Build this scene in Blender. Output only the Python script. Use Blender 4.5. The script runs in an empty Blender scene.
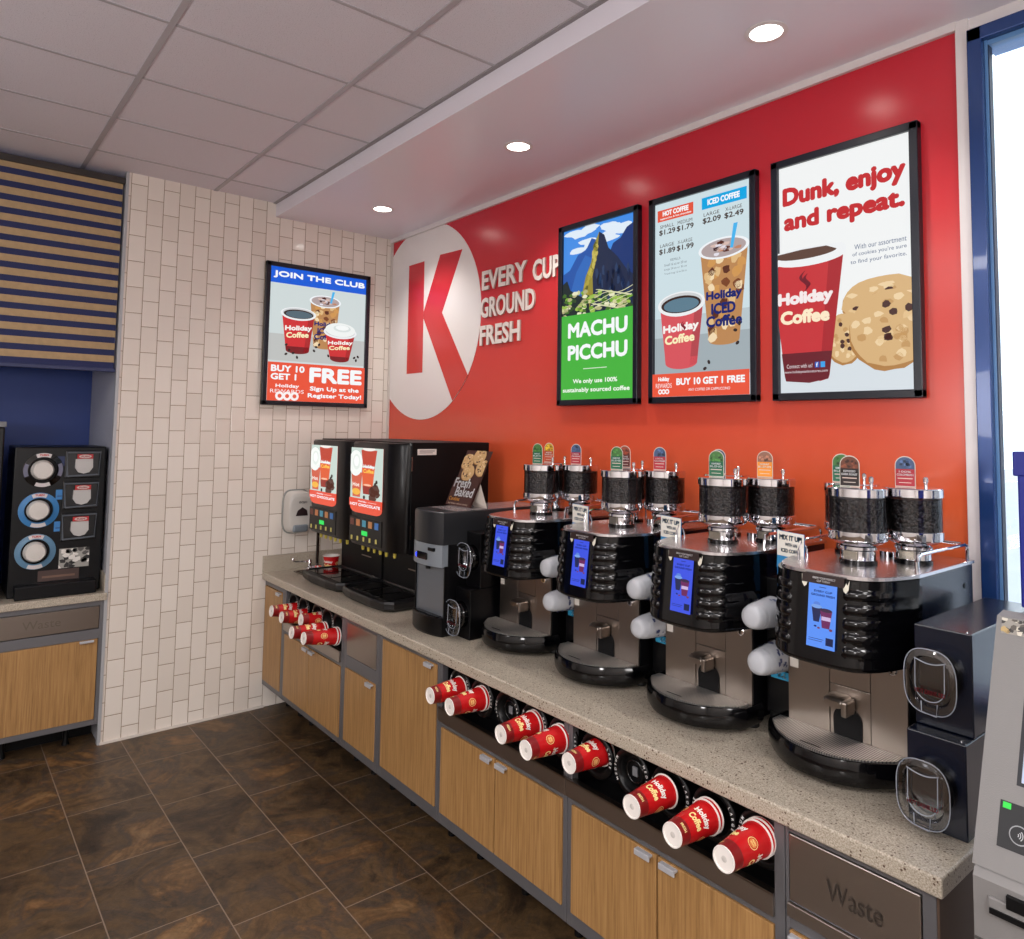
import bpy, bmesh, math, random
from mathutils import Vector, Matrix
random.seed(7)
SC = bpy.context.scene
COL = SC.collection
PI = math.pi

# ------------------------------------------------------------------ materials
def s2l(c):
    return tuple(((v/255)/12.92 if v/255 <= .04045 else ((v/255+.055)/1.055)**2.4) for v in c)
_m = {}
def nodes(name):
    m = bpy.data.materials.new(name); m.use_nodes = True
    nt = m.node_tree; b = nt.nodes['Principled BSDF']
    return m, nt, b
def P(name, rgb, rough=.5, metal=0, spec=.5, coat=0, noise=0, nscale=30, bump=0, bscale=200, emis=0):
    if name in _m: return _m[name]
    m, nt, b = nodes(name)
    c = s2l(rgb)+(1,)
    b.inputs['Base Color'].default_value = c
    b.inputs['Roughness'].default_value = rough
    b.inputs['Metallic'].default_value = metal
    b.inputs['Specular IOR Level'].default_value = spec
    b.inputs['Coat Weight'].default_value = coat
    if emis:
        b.inputs['Emission Color'].default_value = c; b.inputs['Emission Strength'].default_value = emis
    if noise or bump:
        tc = nt.nodes.new('ShaderNodeTexCoord')
    if noise:
        n = nt.nodes.new('ShaderNodeTexNoise'); n.inputs['Scale'].default_value = nscale; n.inputs['Detail'].default_value = 4
        nt.links.new(tc.outputs['Object'], n.inputs['Vector'])
        mx = nt.nodes.new('ShaderNodeMix'); mx.data_type = 'RGBA'
        mx.inputs[6].default_value = tuple(v*(1-noise) for v in c[:3])+(1,)
        mx.inputs[7].default_value = tuple(min(1, v*(1+noise)) for v in c[:3])+(1,)
        nt.links.new(n.outputs['Fac'], mx.inputs[0]); nt.links.new(mx.outputs[2], b.inputs['Base Color'])
    if bump:
        n = nt.nodes.new('ShaderNodeTexNoise'); n.inputs['Scale'].default_value = bscale
        nt.links.new(tc.outputs['Object'], n.inputs['Vector'])
        bp = nt.nodes.new('ShaderNodeBump'); bp.inputs['Strength'].default_value = bump; bp.inputs['Distance'].default_value = .002
        nt.links.new(n.outputs['Fac'], bp.inputs['Height']); nt.links.new(bp.outputs[0], b.inputs['Normal'])
    _m[name] = m
    return m
def GLOW(rgb, k=1.0):            # the luminous print of a lightbox or a screen
    key = 'glow_%d_%d_%d_%.2f' % (*rgb, k)
    if key in _m: return _m[key]
    m, nt, b = nodes(key)
    b.inputs['Base Color'].default_value = (.01, .01, .01, 1); b.inputs['Roughness'].default_value = .25
    b.inputs['Specular IOR Level'].default_value = .2
    b.inputs['Emission Color'].default_value = s2l(rgb)+(1,); b.inputs['Emission Strength'].default_value = k
    _m[key] = m
    return m
def INK(rgb):                    # plain ink or paint
    return P('ink_%d_%d_%d' % tuple(rgb), rgb, .5)
def clear(name, tint=(1, 1, 1), gloss=.12, rough=.03):
    if name in _m: return _m[name]
    m = bpy.data.materials.new(name); m.use_nodes = True; nt = m.node_tree
    nt.nodes.remove(nt.nodes['Principled BSDF'])
    o = nt.nodes['Material Output']
    t = nt.nodes.new('ShaderNodeBsdfTransparent'); t.inputs[0].default_value = (*tint, 1)
    g = nt.nodes.new('ShaderNodeBsdfGlossy'); g.inputs['Roughness'].default_value = rough
    f = nt.nodes.new('ShaderNodeFresnel'); f.inputs[0].default_value = 1.5
    a = nt.nodes.new('ShaderNodeMath'); a.operation = 'MULTIPLY_ADD'; a.inputs[1].default_value = .8; a.inputs[2].default_value = gloss; a.use_clamp = True
    mx = nt.nodes.new('ShaderNodeMixShader')
    nt.links.new(f.outputs[0], a.inputs[0]); nt.links.new(a.outputs[0], mx.inputs[0])
    nt.links.new(t.outputs[0], mx.inputs[1]); nt.links.new(g.outputs[0], mx.inputs[2]); nt.links.new(mx.outputs[0], o.inputs[0])
    _m[name] = m
    return m

class NT:                        # tiny node-math helper
    def __init__(s, nt): s.nt = nt
    def m(s, op, a, b=None, c=None):
        n = s.nt.nodes.new('ShaderNodeMath'); n.operation = op
        for i, v in enumerate((a, b, c)):
            if v is None: continue
            if isinstance(v, (int, float)): n.inputs[i].default_value = v
            else: s.nt.links.new(v, n.inputs[i])
        return n.outputs[0]
    def ramp(s, fac, stops):
        n = s.nt.nodes.new('ShaderNodeValToRGB'); e = n.color_ramp.elements
        while len(e) < len(stops): e.new(.5)
        for k, (p, c) in enumerate(stops): e[k].position = p; e[k].color = (*c, 1)
        s.nt.links.new(fac, n.inputs[0]); return n.outputs[0]
    def mix(s, f, a, b, mode='MIX'):
        n = s.nt.nodes.new('ShaderNodeMix'); n.data_type = 'RGBA'; n.blend_type = mode
        for i, v in ((0, f), (6, a), (7, b)):
            if isinstance(v, (int, float)): n.inputs[i].default_value = v
            elif isinstance(v, tuple): n.inputs[i].default_value = (*v[:3], 1)
            else: s.nt.links.new(v, n.inputs[i])
        return n.outputs[2]
    def noise(s, vec, scale, detail=4, rough=.5, dist=0):
        n = s.nt.nodes.new('ShaderNodeTexNoise'); n.inputs['Scale'].default_value = scale; n.inputs['Detail'].default_value = detail
        n.inputs['Roughness'].default_value = rough; n.inputs['Distortion'].default_value = dist
        if vec is not None: s.nt.links.new(vec, n.inputs['Vector'])
        return n.outputs['Fac']

def tiles(name, run, row, L, R, u0, v0, shift, grout):
    """running-bond tiles: run/row = object axes, L = length along run, R = width across rows"""
    m, nt, b = nodes(name); h = NT(nt)
    tc = nt.nodes.new('ShaderNodeTexCoord'); sp = nt.nodes.new('ShaderNodeSeparateXYZ'); nt.links.new(tc.outputs['Object'], sp.inputs[0])
    A = {'x': sp.outputs[0], 'y': sp.outputs[1], 'z': sp.outputs[2]}
    rv = h.m('DIVIDE', h.m('SUBTRACT', A[row], v0), R); ri = h.m('FLOOR', rv); rf = h.m('SUBTRACT', rv, ri)
    uv = h.m('DIVIDE', h.m('SUBTRACT', h.m('SUBTRACT', A[run], u0), h.m('MULTIPLY', ri, shift)), L)
    ui = h.m('FLOOR', uv); uf = h.m('SUBTRACT', uv, ui)
    def edge(f, S): return h.m('MULTIPLY', h.m('MINIMUM', f, h.m('SUBTRACT', 1.0, f)), S)
    d = h.m('MINIMUM', edge(rf, R), edge(uf, L))
    cb = nt.nodes.new('ShaderNodeCombineXYZ'); nt.links.new(ui, cb.inputs[0]); nt.links.new(ri, cb.inputs[1])
    wn = nt.nodes.new('ShaderNodeTexWhiteNoise'); nt.links.new(cb.outputs[0], wn.inputs['Vector'])
    g = h.m('LESS_THAN', d, grout)
    return m, nt, b, h, tc, g, d, wn

# floor: slate-look vinyl
FLOOR, nt, b, h, tc, g, d, wn = tiles('slate_floor', 'x', 'y', .53, .367, 1.775, -.959, .158, .0022)
add = nt.nodes.new('ShaderNodeVectorMath'); add.operation = 'MULTIPLY_ADD'
nt.links.new(wn.outputs['Color'], add.inputs[0]); add.inputs[1].default_value = (7, 7, 7); nt.links.new(tc.outputs['Object'], add.inputs[2])
n1 = h.noise(add.outputs[0], 3.2, 8, .62, .8); n2 = h.noise(add.outputs[0], 17, 8, .72, .9)
c1 = h.ramp(n1, [(.27, s2l((50, 44, 40))), (.38, s2l((86, 73, 58))), (.48, s2l((126, 106, 78))), (.55, s2l((96, 88, 80))), (.62, s2l((140, 112, 78))), (.72, s2l((184, 156, 116)))])
c2 = h.mix(.75, c1, h.ramp(n2, [(.3, (.03, .024, .02)), (.7, (.30, .24, .19))]), 'OVERLAY')
c3 = h.mix(.5, c2, h.ramp(wn.outputs['Value'], [(0, (.25, .22, .20)), (.5, (.42, .37, .33)), (1, (.62, .54, .46))]), 'OVERLAY')
nt.links.new(h.mix(g, c3, s2l((126, 110, 96))), b.inputs['Base Color'])
b.inputs['Roughness'].default_value = .42; b.inputs['Specular IOR Level'].default_value = .35
bp = nt.nodes.new('ShaderNodeBump'); bp.inputs['Strength'].default_value = .35; bp.inputs['Distance'].default_value = .004
nt.links.new(h.m('SUBTRACT', n2, h.m('MULTIPLY', g, .6)), bp.inputs['Height']); nt.links.new(bp.outputs[0], b.inputs['Normal'])

# glazed white wall tile, laid upright
TILE, nt, b, h, tc, g, d, wn = tiles('white_wall_tile', 'z', 'y', .156, .0914, .151, -1.7815, .078, .0018)
nt.links.new(h.mix(g, h.ramp(wn.outputs['Value'], [(0, s2l((222, 213, 203))), (1, s2l((232, 224, 215)))]), s2l((146, 124, 98))), b.inputs['Base Color'])
nt.links.new(h.m('MULTIPLY_ADD', g, .6, .10), b.inputs['Roughness'])
sm = nt.nodes.new('ShaderNodeMapRange'); sm.interpolation_type = 'SMOOTHSTEP'; sm.inputs['From Max'].default_value = .007; nt.links.new(d, sm.inputs[0])
nn = h.noise(tc.outputs['Object'], 9, 2)
bp = nt.nodes.new('ShaderNodeBump'); bp.inputs['Strength'].default_value = .5; bp.inputs['Distance'].default_value = .0022
sc_ = nt.nodes.new('ShaderNodeSeparateColor'); nt.links.new(wn.outputs['Color'], sc_.inputs[0])
def tilt(ch, ax): return h.m('MULTIPLY', h.m('SUBTRACT', ch, .5), h.m('FRACT', h.m('DIVIDE', h.m('SUBTRACT', ax[0], ax[2]), ax[1])))
spz = nt.nodes.new('ShaderNodeSeparateXYZ'); nt.links.new(tc.outputs['Object'], spz.inputs[0])
tl = h.m('ADD', tilt(sc_.outputs[0], (spz.outputs[1], .0914, -1.7815)), tilt(sc_.outputs[1], (spz.outputs[2], .156, .151)))
nt.links.new(h.m('ADD', h.m('ADD', sm.outputs[0], h.m('MULTIPLY', nn, .9)), h.m('MULTIPLY', tl, 1.1)), bp.inputs['Height']); nt.links.new(bp.outputs[0], b.inputs['Normal'])

# red to orange vinyl wall covering
REDW, nt, b = nodes('red_orange_wall_vinyl'); h = NT(nt)
tc = nt.nodes.new('ShaderNodeNewGeometry'); sp = nt.nodes.new('ShaderNodeSeparateXYZ'); nt.links.new(tc.outputs['Position'], sp.inputs[0])
f = h.m('DIVIDE', h.m('SUBTRACT', sp.outputs[2], .9), 2.35)
nt.links.new(h.ramp(f, [(0, s2l((226, 116, 62))), (.28, s2l((222, 98, 56))), (.47, s2l((208, 68, 54))), (.75, s2l((202, 46, 54))), (1, s2l((198, 36, 54)))]), b.inputs['Base Color'])
b.inputs['Roughness'].default_value = .24; b.inputs['Specular IOR Level'].default_value = .5

# quartz worktop
QUARTZ, nt, b = nodes('speckled_quartz'); h = NT(nt)
tc = nt.nodes.new('ShaderNodeTexCoord')
v = nt.nodes.new('ShaderNodeTexVoronoi'); v.inputs['Scale'].default_value = 130; nt.links.new(tc.outputs['Object'], v.inputs['Vector'])
n1 = h.noise(tc.outputs['Object'], 260, 3); n2 = h.noise(tc.outputs['Object'], 70, 3)
base = h.ramp(n1, [(.35, s2l((144, 133, 117))), (.55, s2l((184, 174, 158))), (.75, s2l((210, 202, 188)))])
sp2 = nt.nodes.new('ShaderNodeSeparateColor'); nt.links.new(v.outputs['Color'], sp2.inputs[0])
spk = h.m('MULTIPLY', h.m('GREATER_THAN', sp2.outputs[0], .86), h.m('LESS_THAN', v.outputs['Distance'], .38))
nt.links.new(h.mix(spk, base, s2l((92, 72, 58))), b.inputs['Base Color'])
b.inputs['Roughness'].default_value = .28

# oak-look laminate
WOOD, nt, b = nodes('oak_laminate'); h = NT(nt)
tc = nt.nodes.new('ShaderNodeTexCoord'); mp = nt.nodes.new('ShaderNodeMapping'); mp.inputs['Scale'].default_value = (60, 60, 2.0)
nt.links.new(tc.outputs['Object'], mp.inputs[0])
n1 = h.noise(mp.outputs[0], 2.2, 6, .6, .3); n2 = h.noise(tc.outputs['Object'], 1.5, 2)
c = h.ramp(n1, [(.3, s2l((138, 102, 60))), (.5, s2l((164, 124, 76))), (.7, s2l((178, 138, 88)))])
nt.links.new(c, b.inputs['Base Color']); b.inputs['Roughness'].default_value = .42

# acoustic tile
ACOU, nt, b = nodes('acoustic_ceiling_tile'); h = NT(nt)
tc = nt.nodes.new('ShaderNodeTexCoord')
n1 = h.noise(tc.outputs['Object'], 220, 4, .7); n2 = h.noise(tc.outputs['Object'], 60, 2)
nt.links.new(h.ramp(n1, [(.30, s2l((170, 166, 174))), (.42, s2l((226, 222, 230))), (1, s2l((236, 232, 240)))]), b.inputs['Base Color'])
b.inputs['Roughness'].default_value = .9
bp = nt.nodes.new('ShaderNodeBump'); bp.inputs['Strength'].default_value = .5; bp.inputs['Distance'].default_value = .003
nt.links.new(n1, bp.inputs['Height']); nt.links.new(bp.outputs[0], b.inputs['Normal'])

# brushed steel
def brushed(name, rgb, rough, sc):
    m, nt, b = nodes(name); h = NT(nt)
    tc = nt.nodes.new('ShaderNodeTexCoord'); mp = nt.nodes.new('ShaderNodeMapping'); mp.inputs['Scale'].default_value = sc
    nt.links.new(tc.outputs['Object'], mp.inputs[0]); n = h.noise(mp.outputs[0], 4, 4, .6)
    b.inputs['Metallic'].default_value = 1; b.inputs['Base Color'].default_value = (*s2l(rgb), 1)
    nt.links.new(h.m('MULTIPLY_ADD', n, .06, rough-.03), b.inputs['Roughness'])
    bp = nt.nodes.new('ShaderNodeBump'); bp.inputs['Strength'].default_value = 0; return m
STEEL = brushed('brushed_steel', (156, 146, 138), .30, (2, 2, 120))
DARKST = brushed('dark_bronze_steel', (170, 162, 155), .34, (120, 120, 2))
GRATE, nt, b = nodes('ribbed_steel_grate'); h = NT(nt)
tc = nt.nodes.new('ShaderNodeTexCoord'); sp = nt.nodes.new('ShaderNodeSeparateXYZ'); nt.links.new(tc.outputs['Object'], sp.inputs[0])
w = h.m('SINE', h.m('MULTIPLY', sp.outputs[0], 2*PI/.0065))
nt.links.new(h.ramp(h.m('MULTIPLY_ADD', w, .5, .5), [(.15, (.22, .22, .22)), (.5, (.86, .84, .80))]), b.inputs['Base Color'])
b.inputs['Metallic'].default_value = .9; b.inputs['Roughness'].default_value = .34
bp = nt.nodes.new('ShaderNodeBump'); bp.inputs['Strength'].default_value = .6; bp.inputs['Distance'].default_value = .002
nt.links.new(w, bp.inputs['Height']); nt.links.new(bp.outputs[0], b.inputs['Normal'])
BEANS, nt, b = nodes('roasted_beans'); h = NT(nt)
tc = nt.nodes.new('ShaderNodeTexCoord'); v = nt.nodes.new('ShaderNodeTexVoronoi'); v.inputs['Scale'].default_value = 110; nt.links.new(tc.outputs['Object'], v.inputs['Vector'])
nt.links.new(h.ramp(v.outputs['Distance'], [(0, s2l((64, 46, 38))), (.45, s2l((30, 21, 18))), (.8, (.002, .002, .002))]), b.inputs['Base Color'])
bp = nt.nodes.new('ShaderNodeBump'); bp.invert = True; bp.inputs['Strength'].default_value = 1; bp.inputs['Distance'].default_value = .006
nt.links.new(v.outputs['Distance'], bp.inputs['Height']); nt.links.new(bp.outputs[0], b.inputs['Normal']); b.inputs['Roughness'].default_value = .35

PAINT = P('white_paint', (226, 220, 220), .35)
SOFF = P('soffit_white_gloss', (232, 228, 238), .32, spec=.5)
OFFW = P('offwhite_paint', (205, 198, 192), .7)
GRID = P('ceiling_grid_metal', (178, 174, 180), .4)
NAVYF = P('navy_window_frame', (30, 62, 120), .25, metal=.3, coat=.3)
BLUEF = P('pale_blue_frame_edge', (96, 140, 190), .3)
GREYM = P('grey_metal_frame', (116, 116, 120), .42, metal=.5)
BLACKG = P('gloss_black_plastic', (5, 5, 7), .09, spec=.42)
BLACKS = P('satin_black', (7, 7, 9), .3, spec=.3)
BLACKM = P('matt_black', (8, 8, 10), .5, spec=.2)
NAVYB = P('blue_black_coated_metal', (11, 17, 33), .24)
RUBBER = P('black_rubber', (10, 10, 11), .5)
CHROME = P('chrome', (226, 226, 230), .05, metal=1)
DECK = P('polished_steel_deck', (222, 218, 220), .27, metal=1)
SILVER = P('silver_plastic', (138, 146, 154), .35, metal=.3)
KIOSK = P('kiosk_grey_plastic', (124, 122, 121), .45, bump=.2, bscale=500)
WHITEP = P('white_plastic', (226, 224, 220), .3)
CUPW = P('white_paper', (238, 232, 226), .5)
CUPR = P('red_cup_print', (194, 24, 28), .26)
CUPD = P('dark_red_cup_band', (128, 22, 24), .28)
CREAM = P('cream_print', (246, 224, 150), .5)
BROWNP = P('brown_end_panel', (84, 66, 54), .5)
CLEARP = clear('clear_plastic', (.80, .82, .86), .16, .12)
GLASS = clear('window_glass', (.97, .99, 1), .02, .0)
JAR = clear('hopper_glass', (.80, .82, .88), .02)
FROST, nt, b = nodes('frosted_clear_cup_plastic')
b.inputs['Base Color'].default_value = (.72, .74, .78, 1); b.inputs['Roughness'].default_value = .15; b.inputs['Alpha'].default_value = .5

# ------------------------------------------------------------------ mesh builder
_tc = {}
def glyph(s, bold=.02):
    k = (s, bold)
    if k in _tc: return _tc[k]
    cu = bpy.data.curves.new('t', 'FONT'); cu.body = s; cu.size = 1; cu.offset = bold; cu.resolution_u = 3; cu.space_line = .85
    ob = bpy.data.objects.new('t', cu)
    me = bpy.data.meshes.new_from_object(ob)
    V = [(v.co.x, v.co.y) for v in me.vertices]; F = [tuple(p.vertices) for p in me.polygons]
    bpy.data.objects.remove(ob); bpy.data.curves.remove(cu); bpy.data.meshes.remove(me)
    if V:
        x0 = min(v[0] for v in V); x1 = max(v[0] for v in V); y0 = min(v[1] for v in V); y1 = max(v[1] for v in V)
    else: x0 = y0 = 0; x1 = y1 = 1
    V = [((x-x0)/(x1-x0), (y-y0)/(y1-y0)) for x, y in V]
    _tc[k] = (V, F, (x1-x0)/(y1-y0))
    return _tc[k]

class MB:
    def __init__(s): s.V = []; s.F = []; s.M = []; s.S = []; s.mats = []
    def mi(s, m):
        if m not in s.mats: s.mats.append(m)
        return s.mats.index(m)
    def raw(s, V, F, m, smooth=False):
        o = len(s.V); s.V += [Vector(v) for v in V]; k = s.mi(m)
        for f in F: s.F.append(tuple(i+o for i in f)); s.M.append(k); s.S.append(smooth)
        return s
    def bm(s, b, m, smooth=False):
        b.verts.ensure_lookup_table(); b.verts.index_update()
        s.raw([v.co.copy() for v in b.verts], [[v.index for v in f.verts] for f in b.faces], m, smooth); b.free(); return s
    def box(s, x0, x1, y0, y1, z0, z1, m, bev=0, seg=2):
        b = bmesh.new(); bmesh.ops.create_cube(b, size=1)
        for v in b.verts: v.co = Vector(((x0+x1)/2+v.co.x*(x1-x0), (y0+y1)/2+v.co.y*(y1-y0), (z0+z1)/2+v.co.z*(z1-z0)))
        if bev: bmesh.ops.bevel(b, geom=b.edges[:], offset=bev, segments=seg, affect='EDGES', profile=.5)
        return s.bm(b, m)
    def prism(s, pts, d0, d1, m, plane='xz', smooth=False):
        """extrude a 2D outline: plane xz -> along y, xy -> along z, yz -> along x"""
        n = len(pts)
        mk = {'xz': lambda p, d: (p[0], d, p[1]), 'xy': lambda p, d: (p[0], p[1], d), 'yz': lambda p, d: (d, p[0], p[1])}[plane]
        V = [mk(p, d0) for p in pts]+[mk(p, d1) for p in pts]
        s.raw(V, [tuple(range(n)), tuple(range(2*n-1, n-1, -1))], m)
        return s.raw(V, [(i, (i+1) % n, n+(i+1) % n, n+i) for i in range(n)], m, smooth)
    def loft(s, rings, m, caps=True, smooth=True):
        n = len(rings[0]); V = [p for r in rings for p in r]; F = []
        for k in range(len(rings)-1):
            for i in range(n): F.append((k*n+i, k*n+(i+1) % n, (k+1)*n+(i+1) % n, (k+1)*n+i))
        s.raw(V, F, m, smooth)
        if caps:
            s.raw(rings[0], [tuple(range(n))], m); s.raw(rings[-1], [tuple(range(n))], m)
        return s
    def lathe(s, prof, c, m, axis='z', seg=32, smooth=True, caps=True):
        """prof = [(r, h)...] from the centre c along axis"""
        R = []
        for r, h_ in prof:
            r = max(r, 1e-4); ring = []
            for i in range(seg):
                a = 2*PI*i/seg; u, w = r*math.cos(a), r*math.sin(a)
                ring.append({'z': (c[0]+u, c[1]+w, c[2]+h_), 'y': (c[0]+u, c[1]+h_, c[2]+w), 'x': (c[0]+h_, c[1]+u, c[2]+w)}[axis])
            R.append(ring)
        return s.loft(R, m, caps, smooth)
    def tube(s, pts, r, m, seg=10):
        pts = [Vector(p) for p in pts]; R = []; up = Vector((.31, .27, .91)).normalized()
        for i, p in enumerate(pts):
            t = (pts[min(i+1, len(pts)-1)]-pts[max(i-1, 0)]).normalized()
            a = t.cross(up).normalized(); b = t.cross(a).normalized()
            R.append([tuple(p+(a*math.cos(q)+b*math.sin(q))*r) for q in [2*PI*k/seg for k in range(seg)]])
        return s.loft(R, m)
    def build(s, name, parent=None, org=None, mod=None, fix=True):
        o3 = Vector(org) if org is not None else (parent.matrix_world.translation if parent is not None else Vector((0, 0, 0)))
        if parent is not None and org is None: o3 = Vector(parent['_o'])
        me = bpy.data.meshes.new(name); me.from_pydata([tuple(v-o3) for v in s.V], [], s.F)
        for m in s.mats: me.materials.append(m)
        me.polygons.foreach_set('material_index', s.M); me.polygons.foreach_set('use_smooth', s.S)
        if fix:
            b = bmesh.new(); b.from_mesh(me); bmesh.ops.recalc_face_normals(b, faces=b.faces[:])
            for e in b.edges:
                if len(e.link_faces) == 2 and e.calc_face_angle(0) > .55: e.smooth = False
            b.to_mesh(me); b.free()
        o = bpy.data.objects.new(name, me); COL.objects.link(o)
        o['_o'] = tuple(o3)
        if parent is not None: o.parent = parent
        else: o.location = o3
        return o

def _setup(o, label=None, cat=None, group=None, kind=None):
    if label: o['label'] = label
    if cat: o['category'] = cat
    if group: o['group'] = group
    if kind: o['kind'] = kind
    return o
def thing(name, label, cat, loc, group=None):
    o = bpy.data.objects.new(name, None); COL.objects.link(o); o.empty_display_size = .05
    o.location = loc; o['_o'] = tuple(loc)
    return _setup(o, label, cat, group)
def struct(name, mb, label=None, parent=None):
    o = mb.build(name, parent)
    if parent is None: _setup(o, label or name.replace('_', ' '), 'room', None, 'structure')
    return o
def child_org(mb, name, parent):       # part / sub-part, same origin as its thing
    return mb.build(name, parent)

class Art:
    """flat printed artwork: shapes are laid into one mesh on a plane"""
    def __init__(s, O, U, V, W, H, mode='glow', k=1.0):
        s.mb = MB(); s.O = Vector(O); s.U = Vector(U).normalized(); s.Vv = Vector(V).normalized(); s.N = s.U.cross(s.Vv); s.W = W; s.H = H
        s.k = k; s.mode = mode; s.n = 0
    def mat(s, c): return GLOW(c, s.k) if s.mode == 'glow' else INK(c)
    def pt(s, u, v, l): return s.O+s.U*(u*s.W)+s.Vv*(v*s.H)+s.N*(.0008*l)
    def poly(s, pts, c, l=1):
        for ax, lim, sg in ((0, 0, 1), (0, 1, -1), (1, 0, 1), (1, 1, -1)):      # keep the print inside its sheet
            if not any(sg*(p[ax]-lim) < 0 for p in pts): continue
            q = []
            for i in range(len(pts)):
                a, b = pts[i-1], pts[i]; da, db = sg*(a[ax]-lim), sg*(b[ax]-lim)
                if (da >= 0) != (db >= 0):
                    f = da/(da-db); q.append((a[0]+(b[0]-a[0])*f, a[1]+(b[1]-a[1])*f))
                if db >= 0: q.append(b)
            pts = q
            if len(pts) < 3: return s
        s.mb.raw([s.pt(u, v, l) for u, v in pts], [tuple(range(len(pts)))], s.mat(c)); return s
    def rect(s, u0, v0, u1, v1, c, l=1): return s.poly([(u0, v0), (u1, v0), (u1, v1), (u0, v1)], c, l)
    def ell(s, cu, cv, ru, rv, c, l=1, n=28, a0=0, a1=2*PI, rot=0):
        P_ = []
        for i in range(n):
            a = a0+(a1-a0)*i/(n if a1-a0 > 6.2 else n-1); x, y = ru*s.W*math.cos(a), rv*s.H*math.sin(a)
            x, y = x*math.cos(rot)-y*math.sin(rot), x*math.sin(rot)+y*math.cos(rot)
            P_.append((cu+x/s.W, cv+y/s.H))
        return s.poly(P_, c, l)
    def blob(s, cu, cv, ru, rv, c, l=1, n=22, j=.12, rnd=None):
        r = rnd or random
        return s.poly([(cu+ru*math.cos(2*PI*i/n)*(1+r.uniform(-j, j)), cv+rv*math.sin(2*PI*i/n)*(1+r.uniform(-j, j))) for i in range(n)], c, l)
    def text(s, t, u0, v0, u1, v1, c, l=2, bold=.02, slope=0):
        V, F, a = glyph(t, 0)
        k = bold*1.15*abs(v1-v0)*s.H                     # stroke growth in metres
        u0, u1, v0, v1 = u0+k/s.W, u1-k/s.W, v0+k/s.H, v1-k/s.H
        for dx, dy in (((0, 0),) if bold < .015 else ((0, 0), (1, 0), (-1, 0), (0, 1), (0, -1), (.7, .7), (-.7, .7), (.7, -.7), (-.7, -.7))):
            s.mb.raw([s.pt(u0+x*(u1-u0)+dx*k/s.W, v0+y*(v1-v0)+slope*x+dy*k/s.H, l) for x, y in V], F, s.mat(c))
        return s
    def build(s, name, parent): return s.mb.build(name, parent, fix=False)

# ------------------------------------------------------------------ camera
X_, Y_, Z_ = 4.7775, -2.6672, 1.8341
yaw, pitch, roll = math.radians(50.9099), math.radians(3.8244), math.radians(.8789)
fw = Vector((-math.sin(yaw)*math.cos(pitch), math.cos(yaw)*math.cos(pitch), math.sin(pitch)))
r_ = fw.cross(Vector((0, 0, 1))).normalized(); u_ = r_.cross(fw)
r2 = r_*math.cos(roll)+u_*math.sin(roll); u2 = -r_*math.sin(roll)+u_*math.cos(roll)
cam = bpy.data.cameras.new('camera'); co = bpy.data.objects.new('camera', cam); COL.objects.link(co)
M = Matrix((r2, u2, -fw)).transposed().to_4x4(); M.translation = (X_, Y_, Z_); co.matrix_world = M
cam.sensor_fit = 'HORIZONTAL'; cam.sensor_width = 36; cam.lens = 723.3941*36/1024
cam.shift_x = (512-515.057)/1024; cam.shift_y = (380.284-469.5)/1024
cam.clip_start = .05; cam.clip_end = 200
SC.camera = co
SC.view_settings.view_transform = 'Standard'; SC.view_settings.look = 'None'

# ------------------------------------------------------------------ room shell
HC, HS, SD, WX = 3.336, 3.242, .898, 3.862     # ceiling, soffit height, soffit depth, end of red wall
RX, RY = 7.6, -6.2                              # far ends of the room behind the camera
struct('floor', MB().box(-.9, RX, RY, .1, -.1, 0, FLOOR), 'dark brown slate-look tile floor')
# ceiling: tile field + exposed grid
c = MB().box(-.9, RX, RY, -SD, HC, HC+.06, ACOU); ceil = struct('ceiling', c, 'suspended acoustic tile ceiling')
gm = MB()
gy = -2.027
while gy > RY: gm.box(-.85, RX, gy-.012, gy+.012, HC-.004, HC+.001, GRID); gy -= .73
gm.box(0, RX, -1.309, -1.285, HC-.004, HC+.001, GRID)
gx = .28-.5436*2
while gx < RX:
    gm.box(gx-.008, gx+.008, RY, -SD, HC-.003, HC+.001, GRID); gx += .5436
gm.box(0, RX, -SD-.02, -SD, HC-.006, HC+.001, P('grid_angle', (150, 144, 146), .5))
struct('ceiling_grid', gm, parent=ceil)
struct('soffit', MB().box(0, RX, -SD, 0, HS, HC+.06, SOFF), 'glossy white lowered ceiling band above the counter')
struct('wall_left', MB().box(-.12, 0, -1.8, 0, 0, HC, TILE), 'white glazed tile wall')
struct('trim_1', MB().box(-.034, .006, -1.812, -1.796, .0, HC, P('alu_edge', (176, 178, 182), .4, metal=.2)).box(0, .012, -1.8, -.86, 0, .012, P('white_bead', (212, 204, 196), .4)), 'metal corner bead and white bead at the foot of the tile wall')
struct('wall_back', MB().box(0, WX, 0, .12, 0, HS, REDW), 'red to orange wall')
struct('trim_2', MB().box(0, WX+.004, -.018, .0, 3.212, HS, PAINT).box(0, .022, -.012, 0, 0, 3.212, P('corner_white', (206, 196, 190), .4)), 'white crown strip above the red wall')
struct('trim_3', MB().box(WX, 3.902, -.014, .12, .0, HS, PAINT, .003), 'white vertical trim beside the window')
struct('wall_window', MB().box(3.902, RX, 0, .12, 3.188, HS, PAINT).box(3.902, RX, 0, .12, 0, .95, PAINT).box(6.6, RX, 0, .12, .95, 3.19, PAINT), 'wall around the window')
wf = MB().box(3.902, 3.946, -.03, .05, .95, 3.19, NAVYF, .003).box(3.902, 6.6, -.03, .12, 3.145, 3.19, NAVYF, .003).box(3.902, 6.6, -.03, .12, .95, 1.0, NAVYF, .003).box(5.2, 5.26, -.03, .12, 1.0, 3.145, NAVYF, .003)
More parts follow.
